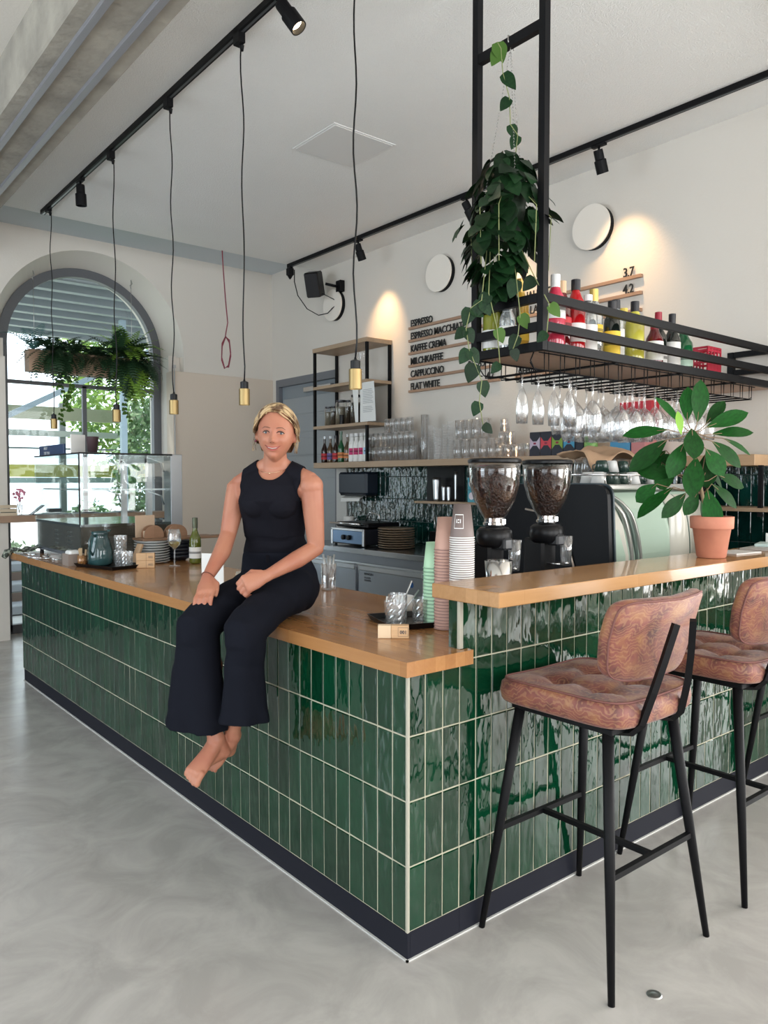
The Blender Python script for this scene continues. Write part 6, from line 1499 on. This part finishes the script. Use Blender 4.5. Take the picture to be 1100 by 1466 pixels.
cloth = pbr('black_jersey', (.008,.008,.012), .9, spec=.1, bump=(260,.25,.001))
tp = obj(tm, 'black_top', cloth, woman); tm.polygons.foreach_set('use_smooth', [True]*len(tm.polygons))
md = tp.modifiers.new('t','SOLIDIFY'); md.thickness = .005; md.offset = -1
# ---- wide trousers
tr = B()
loft(tr, [(J['t_hip']-ZU*.075, rv*.10, fv*.075), (J['t_hip']-ZU*.04, rv*.160, fv*.115), (J['t_hip']+ZU*.01, rv*.172, fv*.122), (J['t_hip2']-ZU*.0, rv*.160, fv*.113), (J['t_waist']-ZU*.065, rv*.138, fv*.100), (J['t_waist']-ZU*.045, rv*.133, fv*.096)], 36)
for k, s in (('R', 1), ('L', -1)):
    hp_, kn = J['hip'+k], J['kn'+k]; d = (kn-hp_); dh = Vector((d.x, d.y, 0)).normalized(); sd = Vector((-dh.y, dh.x, 0))
    e1 = hp_.lerp(kn,.35)+ZU*.012; e2 = hp_.lerp(kn,.65)+ZU*.012; e3 = hp_.lerp(kn,.9)
    loft(tr, [(hp_-dh*.05-ZU*.005, sd*.088, ZU*.088), (hp_+ZU*.002, sd*.094, ZU*.094), (e1, sd*.090, (ZU*.080)), (e2, sd*.084, ZU*.076), (e3+ZU*.002, sd*.080, (ZU*.8+dh*.4).normalized()*.078), (kn+dh*.010-ZU*.012, sd*.076, (ZU*.6+dh*.8).normalized()*.080), (kn-ZU*.06+dh*.01, sd*.070, dh*.075)], 30)
    lw = k.lower(); P = [kn-ZU*.02, kn-ZU*.08, J[lw+'1'], J[lw+'2'], J[lw+'3']]
    Wd = ([.076,.080,.086,.102,.114] if k == 'R' else [.072,.070,.070,.078,.092])
    Dp = ([.080,.075,.068,.072,.080] if k == 'R' else [.078,.070,.062,.062,.068])
    ca = Vector((.773,-.634,0)); cb = Vector((-.634,-.773,0))
    n = 48
    rings = []
    def ring(c_, w_, d_, ph, amp, zs=0):
        out = []
        for q in range(n):
            t = 2*pi*q/n; fl = 1+amp*sin(5*t+ph)+amp*.6*sin(3*t+ph*2)
            out.append(c_+ca*(cos(t)*w_*fl)+cb*(sin(t)*d_*fl)+ZU*(zs*cos(t)))
        return out
    amps = [0,.01,.03,.055,.075]
    allr = [ring(P[i], Wd[i], Dp[i], 1.1+s*.6+i*.15, amps[i], (-.012 if k == 'R' else .0)*(i == 4)) for i in range(5)]
    inner = [ring(P[i], Wd[i]-.009, Dp[i]-.009, 1.1+s*.6+i*.15, amps[i], (-.012 if k == 'R' else .0)*(i == 4)) for i in (4, 3)]
    rr = allr+inner; v = [x for r_ in rr for x in r_]; f = []
    for j in range(len(rr)-1):
        for q in range(n): q2 = (q+1)%n; f.append((j*n+q, j*n+q2, (j+1)*n+q2, (j+1)*n+q))
    f.append(tuple(range(n-1,-1,-1))); f.append(tuple((len(rr)-1)*n+q for q in range(n)))
    tr.add(v, f, True)
tmn = remeshed(tr, 'trousers', .0055, 34, .5)
tco = [v_.co.copy() for v_ in tmn.vertices]; tno = [v_.normal.copy() for v_ in tmn.vertices]; flat_ = []
for p, nn in zip(tco, tno):
    wr_ = .0035*noise.noise(Vector((p.x*9, p.y*9, p.z*5)))+.0018*sin(p.z*30+p.x*40+noise.noise(p*8)*5)
    q = p+nn*wr_
    if p.x > -.028 and q.z < .9345: q.z = .9345
    flat_ += q[:]
tmn.vertices.foreach_set('co', flat_); tmn.update()
trs = obj(tmn, 'trousers', pbr('black_twill', (.007,.008,.013), .9, spec=.1, bump=(300,.2,.001)), woman)
obj(B().bar(J['t_waist']-ZU*.085+fv*.108, J['t_waist']-ZU*.055+fv*.103, .012, .004), 'belt_loop', cloth, trs)
# ---- face parts
def arc(pts, r, m, name, flat=None, lift=.001, n=8):
    P = [hp(x, y, face_z(x, y, lift)) for x, y in pts]; return obj(B().tube(P, r, n, flat=flat), name, m, bd)
eyew = pbr('eye_white', (.42,.38,.36), .4); iris = pbr('blue_grey_iris', (.035,.06,.075), .3); lash = pbr('lash_brown', (.07,.035,.025), .8); browm = pbr('eyebrow_brown', (.12,.06,.035), .8); lipm = pbr('rose_lips', (.42,.10,.085), .45); teeth = pbr('smile_line', (.16,.035,.03), .6)
for s in (-1, 1):
    ex, ey = s*.0270, .0
    e_ = obj(B().ball((0,0,0), .0115, 16, 12), 'eye', eyew, bd)
    c_ = hp(ex, ey-.0005, face_z(ex, ey)-.0065); e_.location = c_
    e_.matrix_local = Matrix.Translation(c_) @ Matrix(((hx.x,hy.x,hz.x,0),(hx.y,hy.y,hz.y,0),(hx.z,hy.z,hz.z,0),(0,0,0,1))) @ Matrix.Diagonal((1.05,.42,.78,1))
    ib = B().ball((0,0,0), .0060, 14, 8); i_ = obj(ib, 'iris', iris, bd); i_.matrix_local = Matrix.Translation(hp(ex+.0005, ey, face_z(ex, ey)+.0005)) @ Matrix(((hx.x,hy.x,hz.x,0),(hx.y,hy.y,hz.y,0),(hx.z,hy.z,hz.z,0),(0,0,0,1))) @ Matrix.Diagonal((1,.92,.45,1))
    arc([(ex-s*.0135, ey-.001), (ex-s*.008, ey+.0045), (ex, ey+.0062), (ex+s*.008, ey+.0045), (ex+s*.0150, ey-.0005)], [.0010,.0022,.0027,.0027,.0013], lash, 'upper_lashes', lift=.002)
    arc([(ex-s*.012, ey-.003), (ex, ey-.0062), (ex+s*.013, ey-.003)], [.0004,.0007,.0005], pbr('lid_rose', (.25,.09,.06), .6), 'lower_lid', lift=.0015)
    arc([(ex-s*.0155, ey+.0165), (ex-s*.006, ey+.0195), (ex+s*.006, ey+.0205), (ex+s*.0175, ey+.015)], [.0016,.0028,.0024,.0010], browm, 'eyebrow', flat=.5, lift=.0008)
my = -.0565
arc([(-.0285,my+.0085),(-.018,my+.0030),(-.007,my+.0014),(0,my+.0004),(.007,my+.0014),(.018,my+.0030),(.0285,my+.0085)], [.0006,.0020,.0024,.0020,.0024,.0020,.0006], lipm, 'upper_lip', flat=.8, lift=.0008)
arc([(-.0270,my+.0065),(-.015,my-.0060),(0,my-.0100),(.015,my-.0060),(.0270,my+.0065)], [.0006,.0028,.0036,.0028,.0006], lipm, 'lower_lip', flat=.8, lift=.0006)
arc([(-.0230,my+.0045),(-.013,my-.0010),(0,my-.0036),(.013,my-.0010),(.0230,my+.0045)], [.0005,.0015,.0018,.0015,.0005], pbr('teeth_white', (.55,.46,.42), .4), 'teeth', lift=.0014)
arc([(-.0295,my+.0085),(-.015,my-.0034),(0,my-.0066),(.015,my-.0034),(.0295,my+.0085)], [.0008,.0006,.0006,.0006,.0008], teeth, 'mouth_line', lift=.0040)
for s in (-1, 1): obj(B().ball(hp(s*.0065, -.0385, face_z(s*.0065, -.0385)+.0005), .0022, 8, 6, sq=(1,1,.6)), 'nostril', teeth, bd)
obj(B().ball(hp(-.078,-.030,.002), .0045, 10, 8), 'earring', pbr('garnet_stone', (.15,.02,.05), .2), bd)
nb = B(); P = []
for k in range(25):
    a = -1.15+2.3*k/24; P.append(J['neck0']+rv*(.054*sin(a))+fv*(.057*cos(a)+.010)+ZU*(-.002-.018*cos(a)))
obj(nb.tube(P, .0008, 5).ball(P[12]+fv*.002-ZU*.002, .0035, 10, 8), 'necklace', pbr('fine_gold', (.75,.6,.4), .25, 1), woman)
W = J['wrR']; ax_ = (J['wrR']-J['faR']).normalized(); p1 = ax_.orthogonal().normalized(); p2 = ax_.cross(p1)
P = [W-ax_*.004+p1*(.0245*cos(2*pi*k/20))+p2*(.0245*sin(2*pi*k/20)) for k in range(21)]
obj(B().tube(P, .0022, 6, caps=False), 'bracelet', pbr('brown_cord', (.16,.05,.03), .7), woman)
# ---- hair: cap plus many locks swept from the parting to the nape
hair_m = pbr('blond_hair', (.52,.37,.20), .5, var=(34,(.12,.062,.028),.44,.60), stretch=(1,1,.35), spec=.5)
def cap_pt(nx, ny, nz, e): 
    x, y, z = nx*.0725, ny*.114, nz*(.088 if nz > 0 else .100); m = 1+e/.09; return x*m, y*(1+.6*e/.09), z*m
hb = B(); v = []; f = []; NU, NV = 64, 40
def hairline(x):   # height of the forehead hairline
    return .081-13*max(0, abs(x-.004)-.014)**2
grid = {}
for j in range(NV+1):
    th = pi*j/NV
    for i in range(NU):
        ph = 2*pi*i/NU; nx, ny, nz = sin(th)*cos(ph), cos(th), sin(th)*sin(ph)
        e = .010+.003*noise.noise(Vector((nx*4, ny*4, nz*4)))
        grid[(j,i)] = len(v); v.append((nx, ny, nz, e))
vv_ = [hp(*cap_pt(*q)) for q in v]
for j in range(NV):
    for i in range(NU):
        i2 = (i+1)%NU; q = [grid[(j,i)], grid[(j+1,i)], grid[(j+1,i2)], grid[(j,i2)]]
        nx, ny, nz = [sum(v[k][m] for k in q)/4 for m in range(3)]
        x, y, z = cap_pt(nx, ny, nz, .01)
        face_open = z > .012 and y < hairline(x)
        low = y < -.062 or (z > -.01 and y < -.012) or (z > -.045 and y < -.035)
        if not (face_open or low): f.append(tuple(q))
hb.add(vv_, f, True)
rn = random.Random(5)
for k in range(520):
    side = -1 if rn.random() < .5 else 1
    z0 = rn.uniform(-.055, .050)+.012*(rn.random() < .3); xs0 = .004+side*.003
    zt_ = -.03-rn.uniform(0,.05) if rn.random() < .55 else rn.uniform(-.02,.030)-.012
    a1 = rn.uniform(.75, 1.0); L_ = []; e0 = rn.uniform(.009,.017); wav = rn.uniform(0,6); lowy = rn.uniform(-.055,-.005) if zt_ < 0 else rn.uniform(-.02,.020)
    n_ = 12
    for q in range(n_+1):
        t = q/n_
        # angle from the parting over the side of the skull
        ang = t*a1*1.95
        nx = side*sin(ang*.82); ny = cos(ang*.82); 
        z = z0*(1-t)+zt_*t+.024*sin(pi*t)*(1 if z0 > .0 else -.3)
        # keep on the ellipsoid
        zz = z/(.089 if z > 0 else .101); rad = sqrt(max(.05, 1-zz*zz)); e = e0+.004*sin(t*9+wav)*.7
        x = nx*rad*(.0725+e); y = ny*rad*(.112+e*.5)
        if t > .6 and y < lowy: break
        L_.append(hp(x+.0012*sin(t*14+wav), y, z*(1+e/.1)))
    if len(L_) > 4:
        m_ = len(L_); hb.tube(L_, [.0030*(1-.75*(q/(m_-1))**2)+.0006 for q in range(m_)], 5)
# front locks sweeping from the parting past the temples
for k in range(90):
    side = -1 if k % 2 else 1; s0 = rn.uniform(0,1); L_ = []; wav = rn.uniform(0,6)
    for q in range(13):
        t = q/12
        x = .006+side*(.002+.074*sin(t*1.55)+.005*s0); y = .106-.010*s0-.118*t**2.3+.006*(1-t)*s0; z = .044+.022*sin(pi*min(1,t*1.1))*(1-.4*s0)-.052*t**1.5-.012*s0
        if side == 1 and t > .8: x += .004*sin(t*20)
        L_.append(hp(x+.0015*sin(t*11+wav), y+.0015*cos(t*9+wav), z))
    hb.tube(L_, [.0030*(1-.8*(q/12)**2)+.0006 for q in range(13)], 5)
# loose wisps beside the cheeks and the low knot at the nape
for k in range(16):
    side = -1 if k % 3 == 0 else 1; x0_ = side*(.075+rn.uniform(0,.006)); L_ = []; wav = rn.uniform(0,6)
    for q in range(9):
        t = q/8; L_.append(hp(x0_+side*.006*sin(t*5+wav)+side*.004*t, .03-.10*t*rn.uniform(.95,1.0), .004-.01*t+.006*sin(t*4+wav)))
    hb.tube(L_, .0008, 4)
hb.ball(hp(0,-.035,-.112), .034, 16, 12)
obj(hb, 'hair', hair_m, woman)
